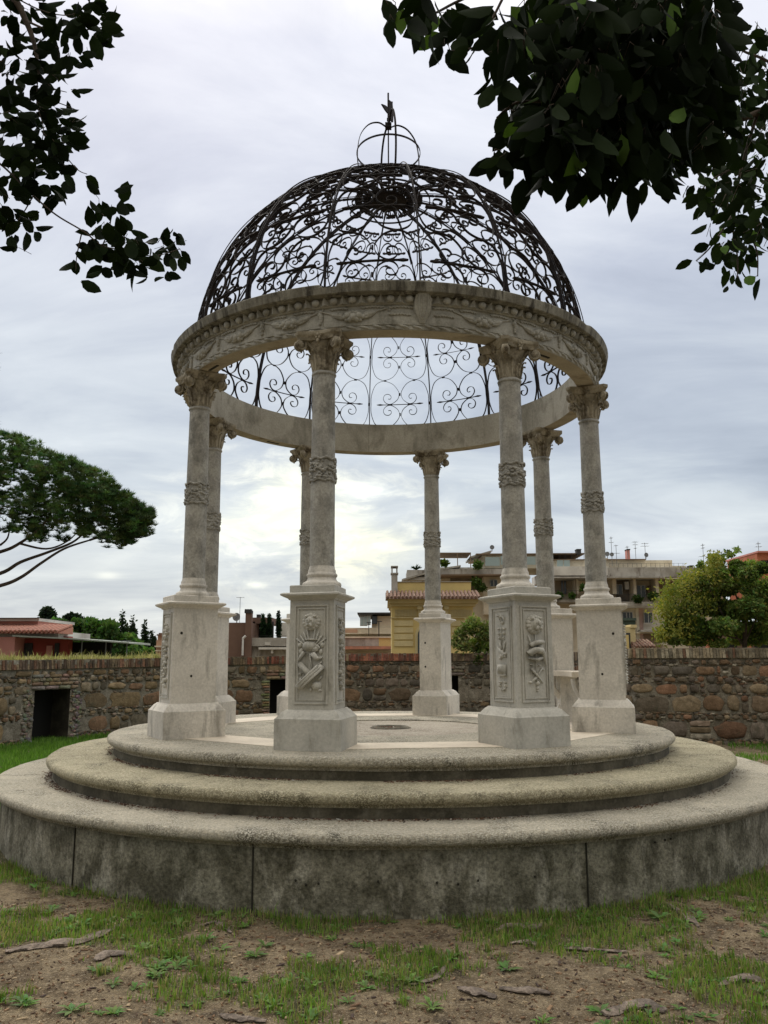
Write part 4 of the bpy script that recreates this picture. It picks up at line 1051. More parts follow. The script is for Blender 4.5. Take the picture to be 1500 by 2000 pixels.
# flat brick surrounds and lintels of the openings
for oi, (a, b, h) in enumerate(OPEN):
    for q in range(4 if oi == 0 else 3):
        zz = h+0.012+q*0.078; x_ = a-0.10
        while x_ < b+0.16:
            w = rs_.uniform(0.13, 0.36) if q else rs_.uniform(0.3, 0.4)
            if zz+0.07 < wtop(a): stone(x_, min(x_+w-0.012, b+0.18), zz, zz+0.064, tuple(c*rs_.uniform(.75, 1.1) for c in rs_.choice([(0.33, 0.24, 0.17), (0.30, 0.25, 0.18), (0.26, 0.19, 0.13)])), 0.055 if q == 0 else 0.045, 1)
            x_ += w
    if oi:
        zz = 0.0
        while zz < h-0.03:
            w = rs_.uniform(0.12, 0.22); stone(a-w-0.01, a-0.006, zz, zz+0.05, tuple(c*rs_.uniform(.7, 1.15) for c in (0.30, 0.22, 0.15)), 0.045, 1); zz += 0.062
    else:
        for _ in range(160):
            sd = rs_.choice((0, 1)); c_ = rs_.uniform(0.0, 0.26); zz = rs_.uniform(0, h); x_ = a-c_-0.02 if sd == 0 else b+c_+0.02; q = rs_.uniform(0.014, 0.04)
            if not inopen(x_-q*1.5, x_+q*1.5, zz-q, zz+q, 0.0): stone(x_-q*1.5, x_+q*1.5, zz-q, zz+q, tuple(c*rs_.uniform(.7, 1.2) for c in (0.24, 0.215, 0.17)), 0.03)
m.v = [(x, y-8, z) for x, y, z in m.v]
m.build('masonry', 'wall_stone', wall, True, None, 50)
# brick-on-edge coping
m = MB(); s_ = 0.05; rb_ = random.Random(77)
BRL = [(0.20, 0.145, 0.09), (0.16, 0.11, 0.075), (0.27, 0.20, 0.12), (0.13, 0.09, 0.065), (0.22, 0.12, 0.075)]
BRM = [(0.30, 0.115, 0.075), (0.25, 0.10, 0.07), (0.20, 0.095, 0.07), (0.34, 0.14, 0.085)]
BRR = [(0.36, 0.31, 0.22), (0.29, 0.24, 0.16), (0.20, 0.17, 0.12), (0.42, 0.37, 0.27), (0.24, 0.14, 0.09)]
while s_ < TOT-0.1:
    w = rb_.uniform(0.050, 0.072); p, d, n_ = wpos(s_+w/2); tp = wtop(s_)
    pal = BRL if p.x < -5 else ((BRL[:3]+BRM[:2]) if p.x < -0.9 else (BRM if p.x < 1.1 else (BRL[:4] if p.y > 9 else BRR)))
    f_ = rb_.uniform(.6, 1.25); m.cur = tuple(c*f_ for c in rb_.choice(pal))
    hgt = 0.185+rb_.uniform(-0.016, 0.010); out_ = 0.055+rb_.uniform(-.014, .012)
    rot = Matrix(((d.x, n_.x, 0), (d.y, n_.y, 0), (0, 0, 1)))
    c_ = Vector((p.x, p.y-8, tp+hgt/2))+n_*(out_-0.31)
    m.box(c_, (w-0.009, 0.62, hgt), rot @ Matrix.Rotation(rb_.uniform(-.05, .05), 3, 'Y'), rb_.uniform(0.90, 1.0))
    s_ += w
m.build('coping', 'brick', wall)
m = MB()
for a, b in zip(ss, ss[1:]):
    q = [wp3(a, wtop(a), 0.03), wp3(b, wtop(b), 0.03), wp3(b, wtop(b)+0.185, 0.03), wp3(a, wtop(a)+0.185, 0.03), wp3(b, wtop(b)+0.185, -0.55), wp3(a, wtop(a)+0.185, -0.55)]
    m.add(q, [(0, 1, 2, 3), (3, 2, 4, 5)])
m.v = [(x, y-8, z) for x, y, z in m.v]; m.build('coping_mortar', 'mortar', wall)
# dry grass on the left stretch of the wall
pts = []; sa_, sb_ = s_of(-60), s_of(318)
for _ in range(2300):
    s_ = rg.uniform(sa_, sb_); o_ = rg.uniform(-0.5, 0.03); p = wp3(s_, wtop(s_)+0.19, o_)
    k = 0.45+0.55*max(0, mn.noise(Vector((s_*1.3, 0, 0)))+0.5); pts.append((p.x, p.y, p.z, k if rg.random() < .85 else k*2.0))
blades('dry_grass', pts, 0.05, 0.16, 0.010, [(0.44, 0.37, 0.22), (0.37, 0.31, 0.18), (0.30, 0.28, 0.13), (0.50, 0.43, 0.27)], 'pale dry grass tufts along the top of the wall at the left', 'grass', 0.9)

# ================================================================== TREES, LEAVES
def leaf_mesh(name, P, Dr, Ln, Wd, C, material, parent=None, fold=0.22, roll=None):
    """P base points, Dr directions, Ln lengths, Wd widths: one folded pointed leaf each"""
    n = len(P); P = np.asarray(P, float); Dr = np.asarray(Dr, float); Dr /= np.linalg.norm(Dr, axis=1)[:, None]
    R_ = NR.normal(size=(n, 3)) if roll is None else roll; sd = np.cross(Dr, R_); sd /= np.linalg.norm(sd, axis=1)[:, None]; nm = np.cross(sd, Dr)
    Ln = np.asarray(Ln)[:, None]; Wd = np.asarray(Wd)[:, None]
    prof = [(0.0, 0.0), (0.22, 0.40), (0.50, 0.5), (0.78, 0.34), (1.0, 0.0)]
    V = np.zeros((n, 11, 3)); ix = 0
    for i, (t, w) in enumerate(prof):
        bend = nm*Ln*(-0.20*t*t); mid = P+Dr*Ln*t+bend
        if w == 0: V[:, ix] = mid; ix += 1
        else:
            V[:, ix] = mid+sd*Wd*w+nm*Wd*fold*w; V[:, ix+1] = mid; V[:, ix+2] = mid-sd*Wd*w+nm*Wd*fold*w; ix += 3
    F3 = [(0, 1, 2), (0, 2, 3)]; F4 = [(1, 4, 5, 2), (2, 5, 6, 3), (4, 7, 8, 5), (5, 8, 9, 6)]; F3b = [(7, 10, 8), (8, 10, 9)]
    T = []
    for f in F3+F3b: T.append(f)
    for a, b, c, d in F4: T += [(a, b, c), (a, c, d)]
    T = np.array(T); i0 = (np.arange(n)*11)[:, None, None]; TT = (T[None]+i0).reshape(-1, 3)
    return npmesh(name, V.reshape(-1, 3), TT, material, np.repeat(np.asarray(C), 11, axis=0), parent, True)
def quad_leaves(name, P, size, C, material, parent=None, elong=1.6, up=0.0):
    n = len(P); P = np.asarray(P, float); d = NR.normal(size=(n, 3)); d[:, 2] += up; d /= np.linalg.norm(d, axis=1)[:, None]
    s_ = np.cross(d, NR.normal(size=(n, 3))); s_ /= np.linalg.norm(s_, axis=1)[:, None]; sz = (size*NR.uniform(0.6, 1.35, n))[:, None]
    V = np.stack([P, P+d*sz*0.5*elong+s_*sz*0.5, P+d*sz*elong, P+d*sz*0.5*elong-s_*sz*0.5], 1).reshape(-1, 3)
    Fq = np.arange(n*4).reshape(-1, 4); return npmesh(name, V, Fq, material, np.repeat(np.asarray(C), 4, axis=0), parent)
def cols(n, pal, lo=0.7, hi=1.3): return np.array(pal)[NR.integers(0, len(pal), n)]*NR.uniform(lo, hi, (n, 1))
def limb(m, pts, r0, r1, n=8):
    q = cat_rom(pts, 6); k = len(q); m.tube(q, [r0+(r1-r0)*i/(k-1) for i in range(k)], n)
# --- left overhanging branch (tree stands outside the frame)
tl = empty('magnolia_tree', (-4.6, -5.3, 0), 0, 'dark broad-leaved branch hanging into the upper left corner', 'tree', 'leafy branches hanging overhead')
rl = random.Random(4)
def rel(base, p): return Vector(p)-Vector(base)
BL = (-4.6, -5.3, 0); DL = 5.0
m = MB(); limb(m, [(0, 0, -.2), (0.1, 0, 1.6), (0.0, 0.1, 3.2), (0.3, 0.1, 4.8), (0.4, 0.2, 6.6)], 0.20, 0.07, 10); trk = m.build('trunk', 'bark', tl, True)
tw = [[(-260, -60), (-60, -60), (20, -10), (50, 40), (68, 90), (75, 140)], [(75, 140), (72, 200), (85, 260), (60, 330)], [(-200, 200), (-60, 285), (0, 320), (65, 382), (110, 420), (165, 453), (200, 480), (250, 490), (300, 500), (352, 486)],
      [(65, 382), (48, 412), (30, 440), (18, 462)], [(50, 40), (100, 60), (150, 60), (190, 55), (215, 50)], [(75, 140), (100, 170), (130, 180)], [(85, 260), (115, 290), (150, 330), (170, 340)], [(200, 480), (215, 440), (218, 400)],
      [(75, 200), (110, 200), (150, 215)], [(20, -10), (80, 20), (130, 30), (160, 20)], [(250, 490), (290, 520)], [(160, 453), (150, 500), (148, 530)]]
def px_tree(tw, clusters, base, root_, dist, root, trunk_z, leafL, leafW, pal, rgen, droop, limbr=0.012, dens=1.0, dj=0.35, lightpal=None, tdir=(0, 0, -1)):
    m = MB(); lp = [rel(base, atd(u, v, dist)) for u, v in tw[0]]
    limb(m, [Vector(trunk_z)]+lp[:1]+lp[1:], 0.035, limbr)
    for t in tw[1:]:
        q = [rel(base, atd(u, v, dist*(1+rgen.uniform(-.01, .01)))) for u, v in t]; limb(m, q, limbr*0.9 if len(t) > 4 else limbr*0.55, limbr*0.25, 6)
    P = []; Dv = []; Ls = []; Ws = []; Cs = []
    nodes = [rel(base, atd(u, v, dist)) for t in tw for u, v in t]
    for (u, v, r, n) in clusters:
        n = max(1, int(n*dens)); dd = dist*(1+rgen.uniform(-dj, dj)*0.12)
        for _ in range(n):
            a = rgen.uniform(0, 2*pi); q = r*sqrt(rgen.random()); uu, vv = u+q*cos(a), v+q*sin(a)
            p = rel(base, atd(uu, vv, dd*(1+rgen.uniform(-dj, dj)*0.12)))
            dirv = (RT*(q*cos(a)/max(r, 1)*0.9+rgen.uniform(-.5, .5)) - UP*(q*sin(a)/max(r, 1)*0.5+droop+rgen.uniform(-.35, .35)) + FW*rgen.uniform(-.45, .45)).normalized()
            P.append(p); Dv.append(dirv); l_ = leafL*rgen.uniform(.7, 1.15); Ls.append(l_); Ws.append(leafW*l_/leafL*rgen.uniform(.8, 1.1))
            c_ = rgen.choice(pal) if (lightpal is None or rgen.random() > 0.035) else rgen.choice(lightpal); f_ = rgen.uniform(.7, 1.3); Cs.append(tuple(x*f_ for x in c_))
            if rgen.random() < 0.30:
                m.tube([p, p-Vector(dirv)*0.02, min(nodes, key=lambda w_: (w_-p).length_squared).lerp(p, 0.75)], 0.0016, 4)
    m.build('branch', 'bark', root, True)
    roll = np.array([list(FW) for _ in P])+NR.normal(size=(len(P), 3))*0.55
    leaf_mesh('foliage', [tuple(p) for p in P], [tuple(d) for d in Dv], Ls, Ws, Cs, 'leaf_dark', root, roll=roll)
CL = [(20, 5, 35, 9), (60, 15, 35, 12), (110, 12, 30, 10), (130, 40, 30, 12), (165, 20, 20, 6), (100, 70, 26, 9), (135, 90, 28, 10), (175, 55, 26, 9), (205, 45, 16, 5), (180, 90, 18, 5), (165, 110, 14, 4), (10, 70, 22, 7), (20, 120, 34, 14), (50, 110, 20, 6),
      (20, 165, 34, 15), (60, 165, 30, 12), (90, 150, 26, 9), (112, 135, 15, 3), (130, 125, 15, 3), (130, 178, 18, 4), (60, 215, 38, 18), (100, 215, 30, 13), (20, 220, 30, 12), (120, 240, 26, 8), (135, 240, 16, 4), (30, 265, 34, 14), (75, 260, 32, 14), (110, 275, 24, 8),
      (10, 300, 26, 9), (60, 305, 32, 14), (100, 315, 28, 11), (130, 335, 20, 5), (90, 355, 28, 10), (50, 350, 28, 10), (20, 345, 26, 7), (15, 395, 26, 8), (30, 425, 20, 6), (60, 440, 20, 6), (20, 450, 18, 5), (105, 370, 14, 3), (160, 335, 12, 2), (35, 478, 10, 1), (115, 375, 12, 2),
      (200, 385, 12, 3), (218, 375, 8, 1), (235, 400, 12, 3), (240, 425, 12, 3), (205, 430, 16, 4), (190, 460, 20, 7), (215, 465, 22, 8), (240, 475, 22, 8), (185, 490, 24, 8), (215, 505, 24, 8), (260, 460, 20, 6), (270, 495, 22, 7), (300, 475, 18, 5), (325, 480, 20, 6), (345, 490, 18, 6), (350, 465, 9, 3),
      (290, 520, 22, 6), (320, 515, 18, 5), (245, 510, 20, 5), (140, 500, 16, 3), (155, 508, 12, 2), (150, 545, 9, 2), (195, 528, 12, 2), (240, 538, 8, 1), (268, 528, 8, 1), (322, 540, 10, 2)]
PD = [(0.008, 0.014, 0.005), (0.006, 0.010, 0.004), (0.012, 0.020, 0.007)]
px_tree(tw, CL, BL, None, DL, tl, (0.35, 0.1, 5.2), 0.118, 0.070, PD, rl, 0.15, 0.008, 1.0)
# --- right large-leaved branch
tr = empty('rubber_fig_tree', (3.5, -8.0, 0), 0, 'large-leaved dark branch filling the upper right of the view', 'tree', 'leafy branches hanging overhead')
BR_ = (3.5, -8.0, 0); rr2 = random.Random(9)
m = MB(); limb(m, [(0, 0, -.2), (-0.1, 0, 1.6), (0.0, 0.1, 3.2), (-0.2, 0.1, 4.6), (-0.2, 0.2, 6.6)], 0.22, 0.08, 10); m.build('trunk', 'bark', tr, True)
twr = [[(1800, -260), (1600, -120), (1400, -40), (1250, 40), (1150, 120), (1080, 200), (1020, 270)], [(1400, -40), (1200, -60), (1000, -40), (900, 0), (840, 30), (790, 40)], [(1250, 40), (1280, 160), (1290, 260), (1280, 330)], [(1150, 120), (1150, 230), (1140, 320)],
       [(1000, -40), (960, 40), (930, 90), (880, 100)], [(1250, 40), (1340, 120), (1340, 240)], [(1080, 200), (1010, 200), (970, 230)]]
CR = [(745, 0, 16, 3), (772, 20, 22, 7), (805, 25, 24, 9), (830, -10, 26, 8), (868, 10, 26, 8), (855, 35, 14, 3), (845, 60, 10, 2), (900, 50, 26, 8), (880, 75, 20, 4), (935, 30, 26, 8), (930, 70, 24, 7), (870, 90, 9, 2), (975, 30, 30, 11), (1000, 80, 34, 16), (965, 100, 18, 5), (985, 140, 20, 6), (965, 155, 10, 2), (1040, 40, 36, 18), (1050, 110, 38, 22), (1020, 170, 30, 13), (1080, 180, 36, 20)]
for gx in range(1080, 1390, 38):
    for gy in range(0, 270, 38): CR.append((gx, gy, 32, 17))
CR += [(1000, 225, 24, 8), (965, 235, 12, 2), (1030, 225, 26, 10), (975, 285, 16, 4), (1010, 265, 26, 9), (960, 290, 14, 3), (1050, 250, 28, 12), (980, 310, 14, 3), (1010, 315, 22, 5), (1040, 300, 22, 7), (1030, 345, 12, 2), (1075, 300, 24, 9), (1070, 345, 20, 5), (1095, 270, 30, 13), (1110, 320, 24, 7), (1140, 290, 30, 13), (1135, 345, 18, 5), (1160, 345, 20, 5),
       (1180, 300, 28, 11), (1190, 345, 18, 5), (1185, 360, 12, 2), (1220, 300, 28, 11), (1225, 345, 18, 5), (1255, 300, 26, 10), (1260, 345, 18, 5), (1290, 270, 26, 9), (1290, 335, 18, 5), (1310, 300, 18, 4), (1330, 260, 22, 6), (1350, 200, 22, 8), (1370, 150, 22, 8), (1385, 90, 18, 6), (1385, 30, 18, 6)]
px_tree(twr, CR, BR_, None, 3.3, tr, (-0.2, 0.1, 5.0), 0.128, 0.066, PD, rr2, 0.75, 0.012, 0.88, 0.9, [(0.10, 0.17, 0.04), (0.08, 0.14, 0.03)])
# --- smaller-leaved tree at the right edge
ts = empty('laurel_tree', (4.9, -5.4, 0), 0, 'smaller-leaved dark branch hanging down the right edge', 'tree', 'leafy branches hanging overhead')
BS = (4.9, -5.4, 0); rr3 = random.Random(19)
m = MB(); limb(m, [(0, 0, -.2), (0.05, 0, 1.6), (0.1, 0.1, 3.2), (-0.1, 0.1, 4.8), (-0.1, 0.2, 6.6)], 0.17, 0.06, 10); m.build('trunk', 'bark', ts, True)
tws = [[(1900, 60), (1700, 120), (1560, 170), (1480, 220), (1420, 240), (1360, 255)], [(1480, 220), (1450, 320), (1430, 420), (1440, 500), (1440, 545)], [(1430, 420), (1390, 480), (1360, 510)], [(1560, 170), (1500, 120), (1440, 90), (1420, 20), (1415, -40)], [(1430, 420), (1475, 480), (1480, 540)], [(1450, 320), (1400, 345), (1370, 370)]]
CS = [(1480, 60, 26, 8), (1440, 75, 22, 6), (1495, 150, 26, 10), (1385, 205, 26, 10), (1378, 255, 24, 9), (1350, 290, 16, 4), (1460, 85, 22, 9), (1490, 110, 28, 12), (1405, 120, 22, 8), (1425, 150, 28, 12), (1470, 160, 34, 18), (1400, 180, 26, 10), (1440, 200, 36, 20), (1490, 210, 30, 14), (1400, 225, 28, 10), (1370, 250, 22, 6), (1350, 240, 10, 2), (1410, 265, 32, 14), (1455, 260, 36, 20), (1495, 270, 28, 14), (1370, 290, 22, 6), (1400, 305, 30, 14), (1440, 310, 36, 20), (1485, 320, 32, 18), (1355, 335, 16, 4), (1365, 360, 20, 5),
      (1395, 350, 28, 11), (1435, 360, 34, 18), (1480, 370, 34, 18), (1375, 385, 16, 4), (1400, 400, 26, 9), (1440, 410, 32, 15), (1485, 420, 30, 15), (1392, 440, 14, 3), (1420, 450, 24, 8), (1460, 455, 28, 11), (1495, 450, 20, 8), (1400, 480, 14, 3), (1425, 490, 20, 6), (1450, 495, 20, 6), (1490, 490, 14, 4), (1360, 510, 9, 2), (1380, 500, 10, 2), (1410, 515, 14, 3), (1435, 530, 14, 4), (1485, 540, 9, 2), (1425, 555, 6, 1)]
px_tree(tws, CS, BS, None, 4.7, ts, (-0.1, 0.1, 4.6), 0.100, 0.052, [(0.009, 0.016, 0.006), (0.013, 0.022, 0.007), (0.020, 0.036, 0.010)], rr3, 0.55, 0.011, 1.3, 0.9, [(0.11, 0.19, 0.05)])

# --- needle tufts for the stone pines
def tufts(name, pts, ln, C, parent, nn_=15, w=0.012, upb=0.5):
    n = len(pts); P = np.repeat(np.asarray(pts, float), nn_, axis=0); k = n*nn_
    d = NR.normal(size=(k, 3)); d[:, 2] = np.abs(d[:, 2])*0.9+upb*NR.random(k); d /= np.linalg.norm(d, axis=1)[:, None]
    s_ = np.cross(d, NR.normal(size=(k, 3))); s_ /= np.linalg.norm(s_, axis=1)[:, None]; L_ = (ln*NR.uniform(.6, 1.2, k))[:, None]
    V = np.stack([P-s_*w, P+s_*w, P+d*L_], 1).reshape(-1, 3); CC = np.repeat(np.repeat(np.asarray(C), nn_, axis=0), 3, axis=0)
    return npmesh(name, V, np.arange(k*3).reshape(-1, 3), 'needles', CC, parent, True)
YP = 24.0
pine = empty('umbrella_pine', tuple(at(-220, 1290, YP+1.5))[:2]+(0,), 0, 'umbrella pine with a broad dark crown reaching in from the left', 'tree')
PB = pine.location.copy()
outline_top = [(-420, 1000), (-380, 900), (-250, 850), (-120, 836), (0, 838), (45, 850), (80, 868), (120, 885), (165, 905), (205, 920), (235, 950), (265, 975), (290, 990), (302, 1005)]
outline_bot = [(-420, 1000), (-380, 1040), (-250, 1060), (-120, 1065), (0, 1045), (30, 1052), (75, 1068), (120, 1058), (160, 1050), (195, 1062), (235, 1078), (265, 1062), (290, 1040), (302, 1005)]
def interp(pl_, x):
    for (x0, y0), (x1, y1) in zip(pl_, pl_[1:]):
        if x0 <= x <= x1: return y0+(y1-y0)*(x-x0)/(x1-x0)
    return pl_[-1][1]
rp_ = random.Random(14); P = []; C = []
# clumps of shoots
clumps = []
for _ in range(470):
    u = rp_.uniform(-410, 292) ; t0, b0 = interp(outline_top, u), interp(outline_bot, u)
    q = rp_.random(); v = t0+14+(b0-t0-24)*q
    clumps.append((u, v, rp_.uniform(10, 22)))
for u in range(-400, 300, 12):
    clumps.append((u+rp_.uniform(-5, 5), interp(outline_top, u)+rp_.uniform(8, 18), rp_.uniform(8, 15)))
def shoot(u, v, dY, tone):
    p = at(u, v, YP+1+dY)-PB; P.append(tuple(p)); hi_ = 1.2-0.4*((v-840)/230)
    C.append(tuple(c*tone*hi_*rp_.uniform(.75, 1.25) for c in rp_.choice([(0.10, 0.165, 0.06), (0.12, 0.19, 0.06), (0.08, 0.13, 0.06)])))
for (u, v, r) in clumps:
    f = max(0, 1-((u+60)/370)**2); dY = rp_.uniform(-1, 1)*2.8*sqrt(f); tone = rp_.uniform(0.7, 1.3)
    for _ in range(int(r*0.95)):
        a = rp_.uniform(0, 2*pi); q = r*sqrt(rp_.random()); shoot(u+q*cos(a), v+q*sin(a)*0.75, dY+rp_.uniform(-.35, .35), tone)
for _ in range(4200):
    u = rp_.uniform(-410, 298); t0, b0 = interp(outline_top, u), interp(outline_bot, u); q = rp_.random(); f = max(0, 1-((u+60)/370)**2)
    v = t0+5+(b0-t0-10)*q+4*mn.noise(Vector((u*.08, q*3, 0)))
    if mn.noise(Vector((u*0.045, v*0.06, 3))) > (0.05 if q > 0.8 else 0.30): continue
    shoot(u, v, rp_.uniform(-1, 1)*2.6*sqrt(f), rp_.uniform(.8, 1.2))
m = MB(); tb = Vector((0, 0, 0))
limb(m, [(0, 0, -.3), (-0.3, 0, 2.5), (0.1, 0, 4.5), (0.2, 0.2, 6.0)], 0.32, 0.2, 10)
for pp in ([(-225, 1185), (-80, 1160), (0, 1144), (40, 1128), (80, 1100), (125, 1072), (175, 1055)], [(-225, 1175), (-80, 1135), (0, 1120), (40, 1098), (90, 1080), (140, 1060), (165, 1040)],
           [(-225, 1150), (-100, 1100), (0, 1078), (40, 1060), (80, 1030), (100, 1000)], [(40, 1062), (90, 1072), (130, 1058), (160, 1030)], [(0, 1065), (15, 1050), (20, 1020)], [(175, 1055), (215, 1040), (250, 1010)], [(-225, 1150), (-240, 1050), (-200, 960)], [(-225, 1150), (-300, 1060), (-350, 1000)]):
    q = [at(u, v, YP+0.6)-PB for u, v in pp]; limb(m, q, 0.10 if len(pp) > 5 else 0.05, 0.035 if len(pp) > 4 else 0.02, 7)
m.build('trunk', 'bark', pine, True)
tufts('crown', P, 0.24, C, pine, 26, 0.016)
# wisps of a second pine at the very left edge
pine2 = empty('young_pine', tuple(at(-160, 1290, 20))[:2]+(0,), 0, 'needle tips of a second pine just showing at the left edge above the big crown', 'tree')
P = []; C = []; rq_ = random.Random(2); m = MB(); limb(m, [(0, 0, -.2), (0, 0, 3), (0.05, 0, 6), (0, 0, 9.5)], 0.16, 0.05, 8)
for (u, v) in [(-4, 690), (-6, 710), (-3, 725), (-10, 700), (-7, 745), (-5, 800), (-8, 815), (-4, 830)]+[(rq_.uniform(-260, -20), rq_.uniform(640, 860)) for _ in range(120)]:
    p = at(u, v, 20)-pine2.location; P.append(tuple(p)); C.append((0.035, 0.06, 0.022))
for v in (700, 745, 815): m.tube([Vector((0, 0, (at(-160, v+60, 20)).z)), at(-8, v, 20)-pine2.location], [0.04, 0.012], 6)
m.build('trunk', 'bark', pine2, True); tufts('crown', P, 0.20, C, pine2, 18, 0.006)

def leafy(name, label, base, blobs, n, size, pal, trunkpts=None, tr_r=(0.12, 0.05), limbs=(), cat='tree', hollow=0.35, dens_pow=0.5, group=None, elong=1.6):
    t = empty(name, base, 0, label, cat, group); P = []; C = []; r_ = random.Random(len(label)*7+n)
    tot = sum(b[1][0]*b[1][1]*b[1][2] for b in blobs)**1.0
    for c_, rad in blobs:
        k = max(12, int(n*(rad[0]*rad[1]*rad[2])/tot)); tone = r_.uniform(0.7, 1.3); pc = r_.choice(pal)
        for _ in range(k):
            while True:
                d = Vector((r_.gauss(0, 1), r_.gauss(0, 1), r_.gauss(0, 1)))
                if d.length > 1e-3: break
            d.normalize(); q = (hollow+(1-hollow)*r_.random()**dens_pow)*r_.uniform(.85, 1.12)
            p = Vector(c_)-Vector(base)+Vector((d.x*rad[0], d.y*rad[1], d.z*rad[2]))*q; P.append(tuple(p))
            c2 = pc if r_.random() < .6 else r_.choice(pal); C.append(tuple(x*tone*r_.uniform(.8, 1.2) for x in c2))
    quad_leaves('crown' if cat == 'tree' else 'foliage', P, size, C, 'foliage', t, elong)
    if trunkpts:
        m = MB(); limb(m, [Vector(p)-Vector(base) for p in trunkpts], tr_r[0], tr_r[1])
        for l_ in limbs: limb(m, [Vector(p)-Vector(base) for p in l_], tr_r[1]*0.9, 0.02, 6)
        m.build('trunk', 'bark', t, True)
    return t
# --- tree behind the wall at the right
YT = 17.0; rt_ = random.Random(6)
bl = []
TREE = [(1310, 1190, 24, 24), (1330, 1155, 26, 22), (1345, 1225, 36, 28), (1300, 1240, 14, 14), (1365, 1130, 26, 20), (1380, 1180, 36, 28), (1400, 1120, 22, 18), (1405, 1095, 15, 14), (1425, 1080, 10, 9), (1437, 1074, 8, 6), (1400, 1230, 40, 26), (1420, 1150, 34, 26), (1440, 1110, 24, 16),
        (1450, 1190, 38, 30), (1460, 1130, 30, 22), (1480, 1110, 26, 16), (1490, 1160, 38, 28), (1500, 1210, 38, 28), (1460, 1240, 40, 18), (1530, 1130, 40, 30), (1540, 1190, 44, 36), (1570, 1160, 40, 34), (1330, 1250, 26, 10), (1372, 1105, 10, 8), (1590, 1220, 40, 30), (1360, 1248, 30, 16), (1400, 1255, 26, 12), (1345, 1190, 26, 24), (1420, 1190, 34, 28), (1480, 1235, 34, 20), (1440, 1225, 30, 20), (1320, 1215, 22, 22), (1480, 1180, 34, 28), (1415, 1130, 26, 18)]
for (u, v, ru, rv) in TREE:
    for _ in range(3):
        c_ = at(u+rt_.uniform(-.5, .5)*ru, v+rt_.uniform(-.5, .5)*rv, YT+rt_.uniform(-1.0, 1.0)); k = (c_-CAM).dot(FW)/F_PX
        bl.append((c_, (ru*k*0.62, ru*k*0.6, rv*k*0.6)))
b0 = at(1450, 1290, YT); base = (b0.x, b0.y, 0)
right_tree = leafy('robinia_tree', 'airy green and yellowing tree behind the wall at the right', base, bl, 120000, 0.060, [(0.19, 0.245, 0.07), (0.155, 0.21, 0.06), (0.25, 0.28, 0.08), (0.12, 0.175, 0.055)],
      [Vector(base), Vector(base)+Vector((0.05, 0, 1.4)), at(1455, 1200, YT), at(1450, 1140, YT)], (0.12, 0.03),
      [[at(1452, 1262, YT), at(1420, 1215, YT), at(1385, 1150, YT)], [at(1455, 1255, YT), at(1480, 1200, YT), at(1500, 1140, YT)], [at(1450, 1250, YT), at(1400, 1235, YT), at(1340, 1205, YT)], [at(1452, 1230, YT), at(1440, 1170, YT), at(1410, 1105, YT)]], hollow=0.1, elong=2.0)
# yellowing outer leaves on its left side
P = []; C = []
for _ in range(5200):
    u, v, ru, rv = rt_.choice([t for t in TREE[:8]]); p = at(u-ru*0.5+rt_.gauss(0, .5)*ru, v+rt_.gauss(0, .5)*rv, YT-0.6+rt_.uniform(-.6, .6)); P.append(tuple(p-Vector(base))); C.append(rt_.choice([(0.36, 0.32, 0.07), (0.28, 0.28, 0.07), (0.22, 0.25, 0.07)]))
quad_leaves('yellow_foliage', P, 0.055, C, 'foliage', right_tree, 2.0)
# --- bush hanging over the wall in the middle
YB = 12.1; bl = []
for (u, v, ru, rv) in [(900, 1240, 14, 16), (920, 1225, 18, 14), (945, 1235, 18, 20), (905, 1262, 14, 12), (930, 1260, 20, 14), (955, 1265, 14, 12), (888, 1255, 8, 10), (935, 1285, 14, 12), (925, 1212, 14, 8)]:
    c_ = at(u, v, YB+rt_.uniform(-.3, .2)); k = (c_-CAM).dot(FW)/F_PX; bl.append((c_, (ru*k, ru*k, rv*k)))
c_ = at(925, 1290, YB)
leafy('caper_bush', 'scrubby green bush spilling over the wall right of the centre rear column', (c_.x, c_.y, 1.5), bl, 3600, 0.045, [(0.15, 0.19, 0.055), (0.11, 0.15, 0.045), (0.22, 0.23, 0.10)], cat='bush', hollow=0.0, elong=2.6)
# --- distant pine mass and conifers at the left
YD = 70.0; bl = []
def kpx(c): return (c-CAM).dot(FW)/F_PX
MASS = [(100, 1232, 24, 18), (130, 1225, 28, 18), (165, 1222, 28, 18), (200, 1232, 30, 22), (140, 1250, 40, 18), (235, 1248, 26, 20), (100, 1255, 24, 14), (190, 1256, 40, 16), (260, 1262, 20, 14), (215, 1226, 18, 12), (275, 1278, 18, 10), (225, 1272, 26, 12), (180, 1274, 30, 12)]
for (u, v, ru, rv) in MASS:
    for _ in range(6):
        c_ = at(u+rt_.uniform(-.8, .8)*ru, v+rt_.uniform(-.7, .7)*rv, YD+rt_.uniform(-3, 3)); k = kpx(c_); bl.append((c_, (ru*k*0.42, ru*k*0.42, rv*k*0.42)))
c_ = at(170, 1290, YD)
leafy('broad_pine', 'wide rounded green pine crown beyond the wall behind the red house', (c_.x, c_.y, 0), bl, 42000, 0.30, [(0.085, 0.16, 0.05), (0.065, 0.13, 0.042), (0.105, 0.18, 0.055)], [(c_.x, c_.y, 0), (c_.x, c_.y, 3.5)], (0.4, 0.3), hollow=0.3)
